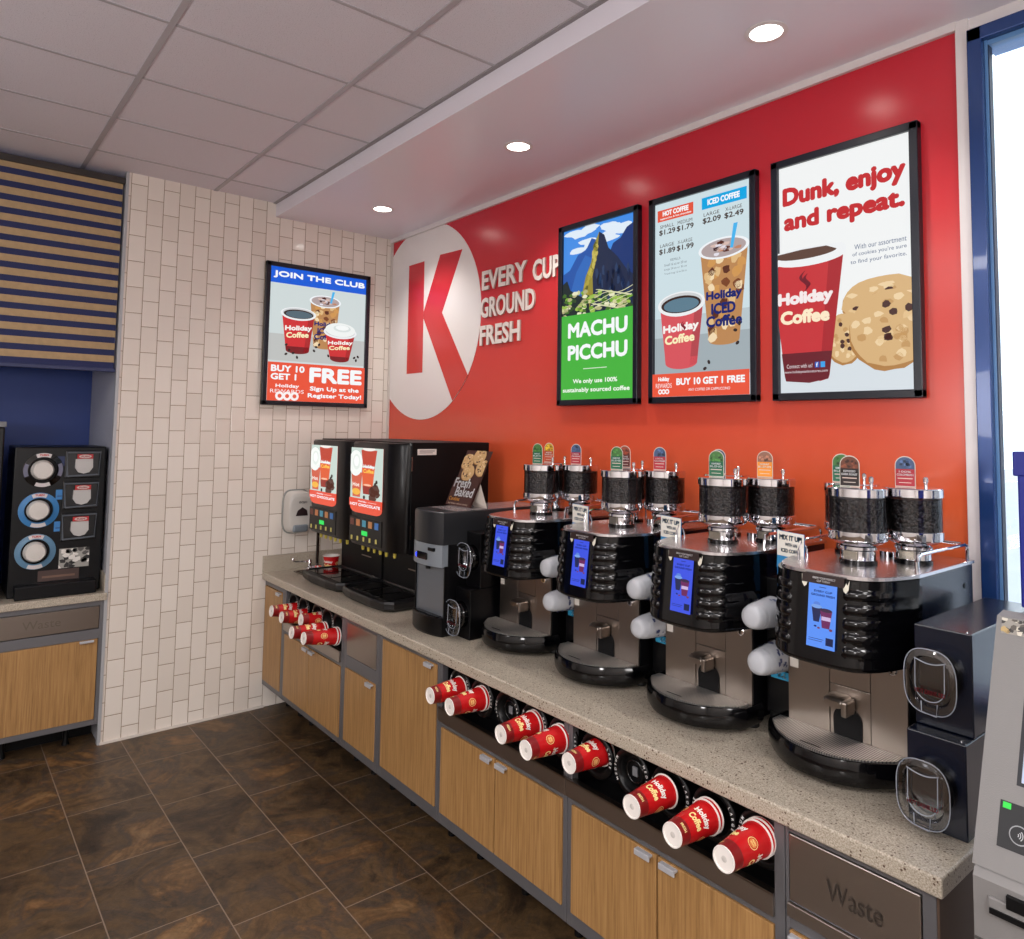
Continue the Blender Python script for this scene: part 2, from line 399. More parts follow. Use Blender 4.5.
wf.box(3.946, 3.955, -.005, .03, 1.0, 3.145, BLUEF, .001).box(3.955, 3.958, .0, .03, 1.0, 3.13, P('dark_gasket', (30, 44, 70), .5)).box(3.946, 6.6, .0, .10, 3.128, 3.145, BLUEF, .001)
w1 = struct('window_1', wf, 'tall navy framed shop window')
child_org(MB().box(3.956, 6.59, .018, .022, 1.0, 3.13, GLASS), 'pane', w1)
# recess on the left with the blue back wall
struct('wall_recess', MB().box(-.9, -.84, -4.2, -1.8, 0, HC, P('deep_blue_wall', (12, 52, 128), .45)), 'deep blue wall at the back of the recess')
struct('wall_recess_side', MB().box(-.84, -.001, -1.803, -1.79, 0, HC-.001, P('recess_side_grey', (176, 178, 188), .4, noise=.08, nscale=60)), 'grey side wall of the recess')
struct('wall_front', MB().box(-.9, RX, RY-.1, RY, 0, HC, OFFW), 'plain wall behind the camera')
struct('wall_right', MB().box(RX, RX+.1, RY, .1, 0, HC, OFFW), 'plain wall at the right')
struct('wall_recess_left', MB().box(-.9, 0, RY, -4.2, 0, HC, OFFW), 'plain wall at the left')

# outside, seen washed out through the window
struct('ground', MB().box(-10, 40, .4, 60, -.3, -.1, P('parking_asphalt', (188, 190, 196), .8, noise=.1, nscale=2)), 'pale parking lot outside the window')
cp = thing('canopy', 'white forecourt canopy with a red and orange stripe seen through the window', 'canopy', (6, 14, 0))
child_org(MB().box(1, 16, 13, 18, 4.55, 5.0, P('canopy_white', (240, 240, 240), .5)).box(.98, 16.02, 12.98, 13.0, 4.2, 4.52, P('canopy_orange', (240, 150, 90), .5)), 'roof', cp)
child_org(MB().box(.97, 16.03, 12.96, 13.02, 4.5, 5.05, P('canopy_red', (215, 60, 100), .5)), 'stripe', cp)
child_org(MB().box(5.0, 5.5, 14.5, 15, -.1, 4.6, P('canopy_white', (240, 240, 240), .5)), 'post', cp)
child_org(MB().box(13.0, 13.5, 14.5, 15, -.1, 4.6, P('canopy_white', (240, 240, 240), .5)), 'post', cp)

# ------------------------------------------------------------------ recessed lights
for i, (x, lab) in enumerate([(.656, 'farthest, beside the tile wall'), (2.04, 'middle of the row'), (3.414, 'nearest to the window')]):
    t = thing('recessed_light', 'round recessed downlight in the white soffit, '+lab, 'light', (x, -.445, HS), 'recessed downlights in the soffit')
    child_org(MB().lathe([(.056, 0), (.072, -.0005), (.074, -.004), (.056, -.006)], (x, -.445, HS), PAINT, caps=False), 'trim_ring', t)
    child_org(MB().lathe([(.0, -.002), (.057, -.002)], (x, -.445, HS), GLOW((255, 250, 240), 14), caps=False), 'lens', t)
    L = bpy.data.lights.new('downlight', 'SPOT'); L.energy = 32; L.spot_size = math.radians(125); L.spot_blend = .7; L.shadow_soft_size = .055; L.color = (1, .95, .90)
    o = bpy.data.objects.new('downlight', L); COL.objects.link(o); o.location = (x, -.445, HS-.03)
def area(x, y, z, sx, sy, e, col, rot=(0, 0, 0)):
    L = bpy.data.lights.new('panel_light', 'AREA'); L.shape = 'RECTANGLE'; L.size = sx; L.size_y = sy; L.energy = e; L.color = col
    o = bpy.data.objects.new('panel_light', L); COL.objects.link(o); o.location = (x, y, z); o.rotation_euler = rot
for x, y in ((4.4, -3.9), (6.2, -3.9), (2.4, -4.4), (6.2, -2.2)):
    area(x, y, HC-.01, 1.1, .5, 40, (1, .97, .95))
L = bpy.data.lights.new('window_portal', 'AREA'); L.shape = 'RECTANGLE'; L.size = 2.66; L.size_y = 2.16
o = bpy.data.objects.new('window_portal', L); COL.objects.link(o); o.location = (5.27, .1, 2.07); o.rotation_euler = (math.radians(-90), 0, 0)
L.cycles.is_portal = True

for x, y, z, e in ((5.6, -4.6, 2.1, 105), (2.6, -4.3, 2.1, 48), (6.6, -1.9, 1.9, 50)):  # unseen fill lamps, added to brighten the ceiling and room
    L = bpy.data.lights.new('fill_light', 'POINT'); L.energy = e; L.shadow_soft_size = .28; L.color = (1, .975, .97)
    o = bpy.data.objects.new('fill_light', L); COL.objects.link(o); o.location = (x, y, z)
W = bpy.data.worlds.new('world'); SC.world = W; W.use_nodes = True
bg = W.node_tree.nodes['Background']; bg.inputs[0].default_value = (.80, .90, 1, 1); bg.inputs[1].default_value = 2.4
#PART2
# ------------------------------------------------------------------ wall emblem and lettering
def arc(cx, cz, r, a0, a1, n):
    return [(cx+r*math.cos(a0+(a1-a0)*i/(n-1)), cz+r*math.sin(a0+(a1-a0)*i/(n-1))) for i in range(n)]
cx, cz, r = .46, 2.575, .688
disc = [(max(x, .004), min(z, 3.211)) for x, z in arc(cx, cz, r, 0, 2*PI, 120)]
def ang(x, z): return math.atan2(z-cz, x-cx)
EMB = P('emblem_white', (232, 226, 224), .3)
t = thing('wall_emblem', 'big white disc emblem with a red letter K, cut off by the corner', 'emblem', (.46, 0, 2.575))
child_org(MB().prism(disc, -.003, 0, EMB), 'disc', t)
REDK = REDW
k = MB().prism([(.262, 3.0), (.468, 3.0), (.474, 2.63), (.669, 3.01), (.931, 3.0), (.706, 2.607), (1.012, 2.173), (.93, 2.06), (.85, 2.00), (.468, 2.60), (.474, 2.214), (.262, 2.214)], -.0045, -.003, REDK)
# the leg runs to the rim of the disc
k = MB()
k.prism([(.262, 3.0), (.468, 3.0), (.474, 2.214), (.262, 2.214)][::-1], -.0045, -.003, REDW)
k.prism([(.474, 2.64), (.669, 3.01), (.931, 3.0), (.706, 2.607), (1.016, 2.176), (1.02, 2.17), (.945, 2.085), (.852, 2.01), (.474, 2.592)][::-1], -.0045, -.003, REDW)
child_org(k, 'letter', t)
t = thing('wall_lettering', 'raised white capital letters on the red wall reading every cup ground fresh', 'sign', (1.5, 0, 2.56))
LET = P('raised_letter_white', (232, 222, 216), .35); LETS = P('letter_edge', (178, 150, 142), .5)
for w_, x0, x1, z0, z1 in (('EVERY', 1.165, 1.60, 2.690, 2.812), ('CUP', 1.655, 1.884, 2.676, 2.800), ('GROUND', 1.156, 1.675, 2.516, 2.642), ('FRESH', 1.152, 1.545, 2.345, 2.470)):
    V, F, a = glyph(w_, .03)
    mb = MB()
    front = [(x0+x*(x1-x0), -.013, z0+y*(z1-z0)) for x, y in V]; back = [(p[0], -.002, p[2]) for p in front]
    mb.raw(front, F, LET)
    ed = {}
    for f in F:
        for i in range(len(f)):
            e = (f[i], f[(i+1) % len(f)]); ek = tuple(sorted(e)); ed.setdefault(ek, []).append(e)
    n = len(front)
    mb.raw(front+back, [(e[0][0], e[0][1], n+e[0][1], n+e[0][0]) for e in ed.values() if len(e) == 1], LETS)
    mb.build('word', t, fix=False)

# ------------------------------------------------------------------ printed pictures
WHT = (244, 246, 248); RED = (206, 48, 52); DRED = (120, 28, 34)
def steam(a, cu, cv, w, h, c, l):
    for s_, off in ((1, 0), (.7, .45*w)):
        P_ = [(cu+off+w*.55*s_*math.sin(q*2.1*PI), cv-h*.5*s_+h*s_*q) for q in [i/16 for i in range(17)]]
        for i in range(16):
            t0, t1 = .26*w*math.sin(PI*i/16)+.002, .26*w*math.sin(PI*(i+1)/16)+.002
            a.poly([(P_[i][0]-t0, P_[i][1]), (P_[i][0]+t0, P_[i][1]), (P_[i+1][0]+t1, P_[i+1][1]), (P_[i+1][0]-t1, P_[i+1][1])], c, l)
def hotcup(a, cu, v0, v1, wt, wb, l, body=RED, liquid=(96, 110, 120), foot=DRED, el=.16, rot=0, words=('Holiday', 'Coffee'), whip=False):
    """a printed paper cup: v0 foot, v1 rim centre"""
    er = wt*el*a.W/a.H
    H_ = v1-v0
    a.poly([(cu-wb, v0+er*.4)]+[(cu+wb*math.cos(q), v0+er*.5+er*.6*math.sin(q)) for q in [PI+i*PI/12 for i in range(13)]]+[(cu+wb, v0+er*.4), (cu+wt*.96, v1), (cu-wt*.96, v1)], body, l)
    a.poly([(cu-wb, v0+er*.4)]+[(cu+wb*math.cos(q), v0+er*.5+er*.6*math.sin(q)) for q in [PI+i*PI/12 for i in range(13)]]+[(cu+wb*1.05, v0+H_*.17), (cu-wb*1.05, v0+H_*.17)], foot, l+1)
    a.poly([(cu+wb*.55, v0+er*.2), (cu+wb, v0+er*.4), (cu+wt*.96, v1), (cu+wt*.62, v1)], tuple(int(x*.84) for x in body), l+1)
    a.ell(cu, v1, wt*1.05, er*1.25, (236, 238, 240), l+2); a.ell(cu, v1+er*.1, wt*.93, er*1.0, (206, 208, 210), l+3)
    if whip:
        a.ell(cu, v1+er*.5, wt*.95, er*1.35, (238, 242, 240), l+4); a.ell(cu+.1*wt, v1+er*.8, wt*.55, er*.7, (216, 224, 222), l+5); a.ell(cu+.1*wt, v1+er*.95, wt*.42, er*.5, (244, 247, 246), l+6)
    else:
        a.ell(cu, v1-er*.05, wt*.88, er*.86, (54, 34, 30), l+4); a.ell(cu+wt*.02, v1-er*.12, wt*.78, er*.70, liquid, l+5)
    m = v0+H_*.52; s_ = H_*.13
    a.text(words[0], cu-wt*.78, m, cu+wt*.80, m+s_*1.25, (246, 240, 236), l+7, .05, slope=.02*a.W)
    a.text(words[1], cu-wt*.70, m-s_*1.15, cu+wt*.62, m-s_*.05, (248, 236, 190), l+7, .05, slope=.02*a.W)
def icecup(a, cu, v0, v1, wt, wb, l, words=True):
    er = wt*.34*a.W/a.H; rn = random.Random(3)
    a.poly([(cu-wb, v0)]+[(cu+wb*math.cos(q), v0+er*.5*math.sin(q)) for q in [PI+i*PI/12 for i in range(13)]]+[(cu+wb, v0), (cu+wt, v1), (cu-wt, v1)], (186, 134, 84), l)
    for i in range(34):
        f = rn.random(); w_ = (wb+(wt-wb)*f)*.82
        a.blob(cu+rn.uniform(-1, 1)*w_, v0+(v1-v0)*f*.92, wt*.17, (v1-v0)*.05, rn.choice([(222, 184, 130), (120, 66, 36), (90, 44, 28), (206, 150, 84), (240, 216, 176)]), l+1+i % 2, 9, .3, rn)
    a.ell(cu, v1, wt*1.07, er*1.15, (238, 242, 246), l+3); a.ell(cu, v1, wt*.94, er*.95, (176, 160, 160), l+4)
    for i in range(22):
        q = rn.random()*2*PI; k_ = rn.random()*.8
        a.blob(cu+math.cos(q)*wt*.85*k_, v1+math.sin(q)*er*.8*k_, wt*.15, er*.18, rn.choice([(96, 52, 40), (214, 186, 176), (60, 34, 40), (190, 130, 100), (226, 222, 232)]), l+5, 8, .3, rn)
    a.poly([(cu+wt*.30, v1-er*.2), (cu+wt*.42, v1-er*.2), (cu+wt*.62, v1+(v1-v0)*.24), (cu+wt*.45, v1+(v1-v0)*.24)], (70, 178, 236), l+6)
    if words:
        m = v0+(v1-v0)*.42; s_ = (v1-v0)*.13
        for j, w_ in enumerate(('Holiday', 'ICED', 'Coffee')):
            a.text(w_, cu-wt*(.72 if j != 1 else .5), m-j*s_*1.05, cu+wt*(.78 if j != 1 else .52), m-j*s_*1.05+s_*.95, (34, 44, 110), l+7, .05)
def cookie(a, cu, cv, ru, rv, l, rn):
    a.blob(cu, cv-.01, ru*1.02, rv*1.03, (176, 126, 70), l, 26, .03, rn); a.blob(cu, cv, ru, rv, (214, 176, 124), l+1, 26, .04, rn)
    for i in range(26): 
        q = rn.random()*2*PI; k_ = math.sqrt(rn.random())*.85
        a.blob(cu+ru*k_*math.cos(q), cv+rv*k_*math.sin(q), ru*.12, rv*.10, rn.choice([(226, 192, 142), (196, 152, 98), (236, 208, 164)]), l+2, 8, .3, rn)
    for i in range(6):
        q = rn.random()*2*PI; k_ = math.sqrt(rn.random())*.75
        a.blob(cu+ru*k_*math.cos(q), cv+rv*k_*math.sin(q), ru*.11, rv*.10, (74, 44, 40), l+3, 7, .25, rn)
def beans(a, pts, l, r=.016):
    for u, v in pts: a.ell(u, v, r, r*.7*a.W/a.H, (46, 34, 34), l, 10, rot=u*40)

FRAME = P('black_poster_frame', (18, 22, 34), .3)
def poster(name, label, wall, a0, a1, z0, z1):
    fw_ = .03
    if wall == 'y':
        a0 += .014; a1 += .014
        t = thing(name, label, 'poster', ((a0+a1)/2, 0, z0), 'framed coffee posters')
        f = MB().box(a0, a1, -.034, 0, z0, z0+fw_, FRAME, .003).box(a0, a1, -.034, 0, z1-fw_, z1, FRAME, .003).box(a0, a0+fw_, -.034, 0, z0+.002, z1-.002, FRAME, .003).box(a1-fw_, a1, -.034, 0, z0+.002, z1-.002, FRAME, .003)
        art = Art((a0+fw_, -.018, z0+fw_), (1, 0, 0), (0, 0, 1), a1-a0-2*fw_, z1-z0-2*fw_)
    else:
        t = thing(name, label, 'poster', (0, (a0+a1)/2, z0), 'framed coffee posters')
        f = MB().box(0, .034, a0, a1, z0, z0+fw_, FRAME, .003).box(0, .034, a0, a1, z1-fw_, z1, FRAME, .003).box(0, .034, a0, a0+fw_, z0+.002, z1-.002, FRAME, .003).box(0, .034, a1-fw_, a1, z0+.002, z1-.002, FRAME, .003)
        art = Art((.018, a0+fw_, z0+fw_), (0, 1, 0), (0, 0, 1), a1-a0-2*fw_, z1-z0-2*fw_)
    child_org(f, 'frame', t)
    return t, art
def rewards(a, u0, v0, u1, v1, l, c=(250, 240, 240)):
    h_ = v1-v0; w_ = u1-u0
    a.text('Holiday', u0+.15*w_, v0+.68*h_, u1-.15*w_, v1, c, l, .04)
    a.text('REWARDS', u0, v0+.36*h_, u1, v0+.62*h_, c, l, .0)
    for i in range(3):
        a.ell(u0+w_*(.28+.22*i), v0+.15*h_, .13*w_, .13*w_*a.W/a.H, c, l, 16); a.ell(u0+w_*(.28+.22*i), v0+.15*h_, .06*w_, .06*w_*a.W/a.H, (226, 90, 66), l+1, 12)
# 1: join the club (tile wall)
t, a = poster('framed_poster', 'framed join the club poster on the white tile wall', 'x', -.957, -.190, 1.967, 2.931)
a.rect(0, 0, 1, 1, (206, 216, 216), 1); a.rect(0, .30, 1, .5, (190, 192, 190), 2); a.rect(0, .88, 1, 1, (22, 92, 214), 3)
a.text('JOIN THE CLUB', .03, .915, .985, .972, WHT, 4, .05)
icecup(a, .56, .43, .78, .155, .11, 3)
hotcup(a, .285, .36, .66, .17, .115, 12, liquid=(84, 104, 116), el=.30); hotcup(a, .72, .32, .55, .17, .10, 20, whip=True, el=.30)
beans(a, [(.17, .42), (.2, .38), (.17, .35), (.24, .36), (.28, .33), (.45, .39), (.47, .42), (.5, .44), (.6, .36), (.88, .36), (.92, .37), (.9, .34)], 20)
a.rect(0, 0, 1, .285, (232, 84, 58), 21)
a.text('BUY 10', .03, .215, .36, .265, WHT, 22, .05); a.text('GET 1', .03, .155, .28, .203, WHT, 22, .05); a.text('FREE', .41, .145, .97, .262, WHT, 22, .06)
rewards(a, .03, .02, .36, .125, 22)
a.text('Sign Up at the', .42, .075, .94, .118, WHT, 22, .04); a.text('Register Today!', .40, .022, .97, .065, WHT, 22, .04)
a.build('print', t)
# 2: machu picchu
t, a = poster('framed_poster', 'framed green poster with mountain photo and the words machu picchu', 'y', 1.878, 2.448, 1.961, 2.936)
a.rect(0, .48, 1, 1, (66, 140, 228), 1)
rn = random.Random(5)
for i in range(16): a.blob(rn.uniform(.15, 1.0), rn.uniform(.86, .99), .13, .018, (222, 234, 246), 2, 12, .2, rn)
a.poly([(0, .60), (0, .74), (.1, .76), (.22, .84), (.34, .86), (.42, .92), (.5, .90), (.5, .55)], (34, 84, 166), 3)
a.poly([(.10, .6), (.2, .74), (.33, .83), (.44, .80), (.5, .6)], (46, 104, 186), 4)
a.poly([(.98, .5), (1, .95), (.9, .93), (.82, .88), (.72, .86), (.66, .80), (.5, .66), (.45, .5)], (24, 52, 112), 4)
a.poly([(.28, .55), (.34, .70), (.42, .78), (.46, .88), (.53, .945), (.60, .92), (.66, .84), (.78, .78), (.9, .70), (1, .66), (1, .48), (.3, .48)], (28, 40, 70), 5)
a.poly([(.28, .58), (.34, .70), (.42, .78), (.46, .88), (.53, .945), (.50, .80), (.44, .70), (.45, .60), (.40, .52)], (150, 138, 54), 6)
for i in range(26):
    f = rn.random(); a.blob(.34+.16*f+rn.uniform(-.03, .03), .60+.28*f, .022, .016, rn.choice([(176, 160, 66), (96, 96, 40), (198, 182, 90)]), 7, 8, .3, rn)
for i in range(40): a.blob(rn.uniform(.5, .98), rn.uniform(.52, .72), .02, .03, rn.choice([(22, 34, 66), (40, 60, 96), (18, 24, 44)]), 7, 8, .4, rn)
a.poly([(0, .47), (0, .68), (.07, .70), (.12, .64), (.25, .60), (.4, .56), (.4, .47)], (26, 40, 42), 8)
for i in range(120):
    u = rn.uniform(0, .96); v = rn.uniform(.485, .62-.10*max(0, u-.4))
    a.blob(u, v, .035, .011, rn.choice([(120, 168, 50), (156, 190, 80), (70, 110, 40), (206, 206, 150), (180, 176, 128), (50, 74, 40), (232, 230, 196)]), 9+i % 3, 8, .35, rn)
for k in range(9):
    v = .50+.012*k
    for i in range(10): a.poly([(.42+.05*i+.01*k, v+.018*math.sin(i*.5+k)), (.42+.05*i+.01*k, v+.004+.018*math.sin(i*.5+k)), (.47+.05*i+.01*k, v+.004+.018*math.sin((i+1)*.5+k)), (.47+.05*i+.01*k, v+.018*math.sin((i+1)*.5+k))], (214, 214, 172), 12)
a.rect(0, 0, 1, .49, (70, 178, 62), 13)
a.text('MACHU', .10, .355, .93, .445, WHT, 14, .05); a.text('PICCHU', .10, .225, .93, .315, WHT, 14, .05)
a.rect(.33, .172, .66, .176, (226, 240, 220), 14)
a.text('We only use 100%', .18, .085, .80, .118, (240, 246, 236), 14, .03); a.text('sustainably sourced coffee', .03, .035, .96, .068, (240, 246, 236), 14, .03)
a.build('print', t)
# 3: price list
t, a = poster('framed_poster', 'framed price poster with hot and iced coffee cups, middle of the red wall', 'y', 2.516, 3.091, 1.961, 2.936)
a.rect(0, 0, 1, 1, (204, 222, 228), 1); a.rect(0, .10, 1, .30, (160, 172, 178), 2); a.rect(0, .30, 1, .40, (184, 198, 204), 2)
a.rect(.03, .905, .43, .965, (226, 84, 60), 3); a.text('HOT COFFEE', .09, .93, .38, .957, WHT, 4, .05); a.text('cappuccino & hot chocolate', .06, .911, .41, .924, WHT, 4, .02)
a.rect(.52, .91, .965, .968, (0, 164, 226), 3); a.text('ICED COFFEE', .58, .925, .90, .955, WHT, 4, .05)
DK = (74, 62, 58)
for w_, p_, u0, v_ in (('SMALL', '$1.29', .05, .83), ('MEDIUM', '$1.79', .25, .83), ('LARGE', '$1.89', .05, .73), ('X-LARGE', '$1.99', .25, .73), ('LARGE', '$2.09', .53, .835), ('X-LARGE', '$2.49', .75, .835)):
    a.text(w_, u0+.01, v_+.038, u0+.17, v_+.056, DK, 4, .01); a.text(p_, u0, v_, u0+.185, v_+.031, DK, 4, .03)
for i, (w_, d_) in enumerate((('REFILLS', .09), ('Small 16 oz or 20 oz', .02), ('Large 24 oz or 32 oz', .02), ('Travel mug 12 to 20 oz', .02))): a.text(w_, .09+d_, .69-i*.023, .38-d_, .702-i*.023, (104, 112, 120), 4, .0)
icecup(a, .74, .26, .70, .235, .15, 4)
hotcup(a, .31, .14, .46, .245, .17, 14, body=(214, 84, 92), foot=(214, 84, 92), liquid=(92, 124, 142), el=.36)
steam(a, .34, .345, .03, .05, (128, 32, 50), 22)
beans(a, [(.86, .30), (.9, .33), (.88, .24), (.84, .36), (.6, .16), (.56, .13)], 13, .02)
a.rect(0, 0, 1, .115, (232, 84, 58), 23)
rewards(a, .04, .012, .22, .10, 24)
a.text('BUY 10 GET 1 FREE', .27, .055, .96, .09, WHT, 24, .05); a.text('ANY COFFEE OR CAPPUCCINO', .40, .025, .82, .038, WHT, 24, .01)
a.build('print', t)
# 4: dunk, enjoy and repeat
t, a = poster('framed_poster', 'framed white poster with a red cup and cookies, nearest to the window', 'y', 3.162, 3.729, 1.961, 2.936)
a.rect(0, 0, 1, 1, (240, 242, 242), 1); a.rect(0, 0, 1, .16, (214, 222, 228), 2); a.rect(0, .16, 1, .26, (226, 232, 236), 2)
R2 = (196, 54, 58)
a.text('Dunk, enjoy', .03, .80, .97, .905, R2, 3, .05); a.text('and repeat.', .04, .69, .96, .79, R2, 3, .05)
for i, w_ in enumerate(('With our assortment', "of cookies you're sure", 'to find your favorite.')): a.text(w_, .60-.015*i, .575-.031*i, .965, .596-.031*i, (70, 92, 130), 3, .0)
rn = random.Random(11)
cookie(a, .80, .36, .30, .095, 3, rn); cookie(a, .52, .22, .14, .10, 7, rn); cookie(a, .84, .24, .28, .15, 11, rn)
for l_, (x0, x1, y0, y1, c_) in enumerate(()): pass
a.poly([(.05, .07), (.06, .05), (.25, .04), (.40, .055), (.41, .07), (.53, .58), (0, .58), (0, .30)], (198, 50, 56), 16)
a.poly([(.33, .045), (.40, .055), (.41, .07), (.53, .58), (.42, .58)], (170, 38, 46), 17)
a.poly([(.05, .07), (.06, .05), (.25, .04), (.40, .055), (.41, .07), (.435, .17), (0.025, .17)], (104, 26, 38), 18)
a.poly([(0, .555)]+[(.26+.29*math.cos(q), .575+.035*math.sin(q)) for q in [PI+i*PI/12 for i in range(2, 13)]]+[(.55, .60), (.26+.26, .615), (.2, .625), (0, .615)], (238, 240, 242), 19)
a.poly([(0, .60), (0, .585)]+[(.24+.24*math.cos(q), .592+.020*math.sin(q)) for q in [PI+i*PI/12 for i in range(1, 13)]]+[(.40, .612), (.2, .614), (0, .608)], (92, 64, 54), 20)
steam(a, .22, .475, .05, .09, (112, 24, 40), 20)
a.text('Holiday', .0, .365, .45, .435, (244, 232, 232), 21, .06); a.text('Coffee', .02, .295, .42, .355, (250, 232, 200), 21, .06)
a.text('Connect with us!', .07, .105, .28, .122, (232, 220, 224), 21, .0); a.text('www.holidaystationstores.com', .05, .08, .40, .095, (232, 220, 224), 21, .0)
a.rect(.30, .103, .335, .127, (44, 92, 190), 21); a.rect(.345, .103, .38, .127, (60, 160, 232), 21); a.text('f', .31, .106, .325, .124, WHT, 22, .03)
a.build('print', t)

# ------------------------------------------------------------------ counter top
CZ = .87
t = thing('worktop', 'long speckled quartz countertop under the red wall', 'countertop', (0, -.45, .825))
pts = [(0, -.9), (4.1, -.9), (4.1, -.005), (0, -.005)]
mb = MB(); mb.box(.0, 4.1, -.9, -.002, .825, CZ, QUARTZ, .006, 3); child_org(mb, 'slab', t)
_setup(MB().box(.001, .022, -.9, -.002, CZ, .975, QUARTZ, .002).build('backsplash', None, (.01, -.45, CZ)), 'short speckled quartz backsplash strip against the white tile wall', 'backsplash')

# ------------------------------------------------------------------ cabinet units
YF = -.875
HNDL = P('alu_pull', (196, 198, 204), .35, metal=.3)
def door(t, x0, x1, z0, z1, hx=None, label=None):
    d = MB().box(x0, x1, YF-.004, YF+.014, z0, z1, WOOD, .0015); d = d.build('door', t)
    e = MB().box(x0-.003, x1+.003, YF+.0, YF+.012, z1, z1+.004, P('edge_band', (90, 84, 80), .5)); 
    if hx is not None:
        MB().box(hx-.03, hx+.03, YF-.020, YF-.002, z1-.012, z1-.004, HNDL, .002).box(hx-.03, hx+.03, YF-.022, YF-.017, z1-.022, z1-.004, HNDL, .002).build('handle', d)
def frame(t, x0, x1, bars_x, bars_z, open_=None):
    """grey face frame, side gables and back, with an optional recess for the cups"""
    m = MB(); fy0, fy1 = YF, YF+.03
    for a_, b_ in bars_x: m.box(a_, b_, fy0, fy1, .15, .822, GREYM, .002)
    for x_a, x_b, z_a, z_b in bars_z: m.box(x_a, x_b, fy0+.001, fy1, z_a, z_b, GREYM, .002)
    m.box(x0, x0+.012, fy1, -.06, .15, .822, BLACKM); m.box(x1-.012, x1, fy1, -.06, .15, .822, BLACKM)
    m.box(x0, x1, -.075, -.06, .15, .822, BLACKM); m.box(x0, x1, fy1, -.06, .15, .165, BLACKM)
    m.build('face_frame', t)
def feet(t, xs):
    MB().box(t.location.x-t['_w'], t.location.x+t['_w'], -.64, -.62, .0, .15, BLACKM).build('toe_shade', t)  # black board added to stand in for the shade under the cabinets
    for x in xs: MB().lathe([(.018, .0), (.018, .02), (.012, .03), (.012, .15)], (x, -.72, 0), BLACKM, seg=12).build('foot', t)
def unit(label, x0, x1):
    t = thing('base_cabinet', label, 'cabinet', ((x0+x1)/2, -.45, 0), 'base cabinets under the long counter'); t['_w'] = (x1-x0)/2-.004; return t
BLK = P('opening_black', (15, 15, 17), .4)
def cup_bay(t, x0, x1, lip0=.575, lip1=.632):
    MB().box(x0, x1, -.72, -.712, .60, .822, BLK).box(x0, x1, YF+.006, -.71, .59, .60, BLK).build('cup_recess', t)
    MB().box(x0, x1, YF-.012, YF+.004, lip0, lip1, DARKST, .002).box(x0, x1, YF-.012, YF+.012, lip1-.004, lip1+.002, STEEL).build('lip', t)
u = unit('narrow tall wooden cabinet against the white tile wall', 0, .333)
frame(u, .002, .333, [(.002, .02), (.300, .333)], [(.002, .333, .15, .182), (.002, .333, .788, .822)])
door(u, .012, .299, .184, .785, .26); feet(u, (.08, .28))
u = unit('wooden cabinet with two doors under the far five cup slots', .335, 1.155)
frame(u, .335, 1.154, [(.335, .355), (1.132, 1.154)], [(.335, 1.154, .15, .182), (.335, 1.154, .552, .578)])
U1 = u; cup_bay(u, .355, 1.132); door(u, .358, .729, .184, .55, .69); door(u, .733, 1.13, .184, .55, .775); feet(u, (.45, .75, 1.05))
u = unit('narrow wooden cabinet with a small steel flap panel, left of the tall wooden door', 1.155, 1.53)
frame(u, 1.156, 1.550, [(1.156, 1.20), (1.518, 1.550)], [(1.156, 1.55, .15, .19), (1.156, 1.55, .565, .63), (1.156, 1.55, .80, .822)])
MB().box(1.20, 1.518, YF-.003, YF+.01, .632, .80, DARKST, .003).build('steel_flap', u)
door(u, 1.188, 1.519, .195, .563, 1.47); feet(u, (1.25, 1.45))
u = unit('wooden cabinet with one full-height door below the water dispenser', 1.55, 2.08)
frame(u, 1.552, 2.088, [(1.552, 1.582), (2.066, 2.088)], [(1.552, 2.088, .15, .20), (1.552, 2.088, .80, .822)])
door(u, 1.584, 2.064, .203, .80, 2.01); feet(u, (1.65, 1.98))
u = unit('wooden cabinet with two doors below the two middle coffee machines', 2.09, 2.89)
frame(u, 2.090, 2.893, [(2.09, 2.106), (2.872, 2.893)], [(2.09, 2.893, .15, .196), (2.09, 2.893, .552, .578)])
U4 = u; cup_bay(u, 2.09, 2.893); door(u, 2.108, 2.485, .198, .55, 2.44); door(u, 2.492, 2.870, .198, .55, 2.535); feet(u, (2.2, 2.5, 2.8))
u = unit('wooden cabinet with two doors left of the waste cabinet', 2.895, 3.70)
frame(u, 2.895, 3.712, [(2.895, 2.916), (3.682, 3.712)], [(2.895, 3.712, .15, .196), (2.895, 3.712, .552, .578)])
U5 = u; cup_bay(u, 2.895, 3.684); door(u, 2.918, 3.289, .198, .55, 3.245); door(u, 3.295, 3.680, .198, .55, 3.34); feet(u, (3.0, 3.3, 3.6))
u = unit('grey waste cabinet with an embossed steel waste flap at the window end of the counter', 3.715, 4.08)
frame(u, 3.714, 4.078, [(3.714, 3.724), (4.048, 4.078)], [(3.714, 4.078, .15, .20), (3.714, 4.078, .566, .635), (3.714, 4.078, .803, .822)])
w_ = MB().box(3.726, 4.046, YF-.003, YF+.01, .637, .802, DARKST, .003).build('waste_flap', u)
a = Art((3.825, YF-.0045, .690), (1, 0, 0), (0, 0, 1), .135, .048, 'ink')
V, F, as_ = glyph('Waste', .0); a.mb.raw([a.pt(x, y, .5) for x, y in V], F, P('emboss_light', (150, 140, 132), .3, metal=.8)); a.mb.raw([a.pt(x+.012, y-.03, 1.2) for x, y in V], F, P('emboss_shade', (96, 88, 82), .4, metal=.8)); a.build('engraving', w_)  # offset light and dark letters paint the relief's lit edge and shade
MB().box(3.724, 4.048, YF-.012, YF+.0, .60, .634, DARKST, .002).build('lip', u)
door(u, 3.726, 4.046, .203, .563, 3.76)
MB().box(4.078, 4.084, YF+.001, -.02, .15, .822, BROWNP, .001).build('end_panel', u); feet(u, (3.8, 4.0))

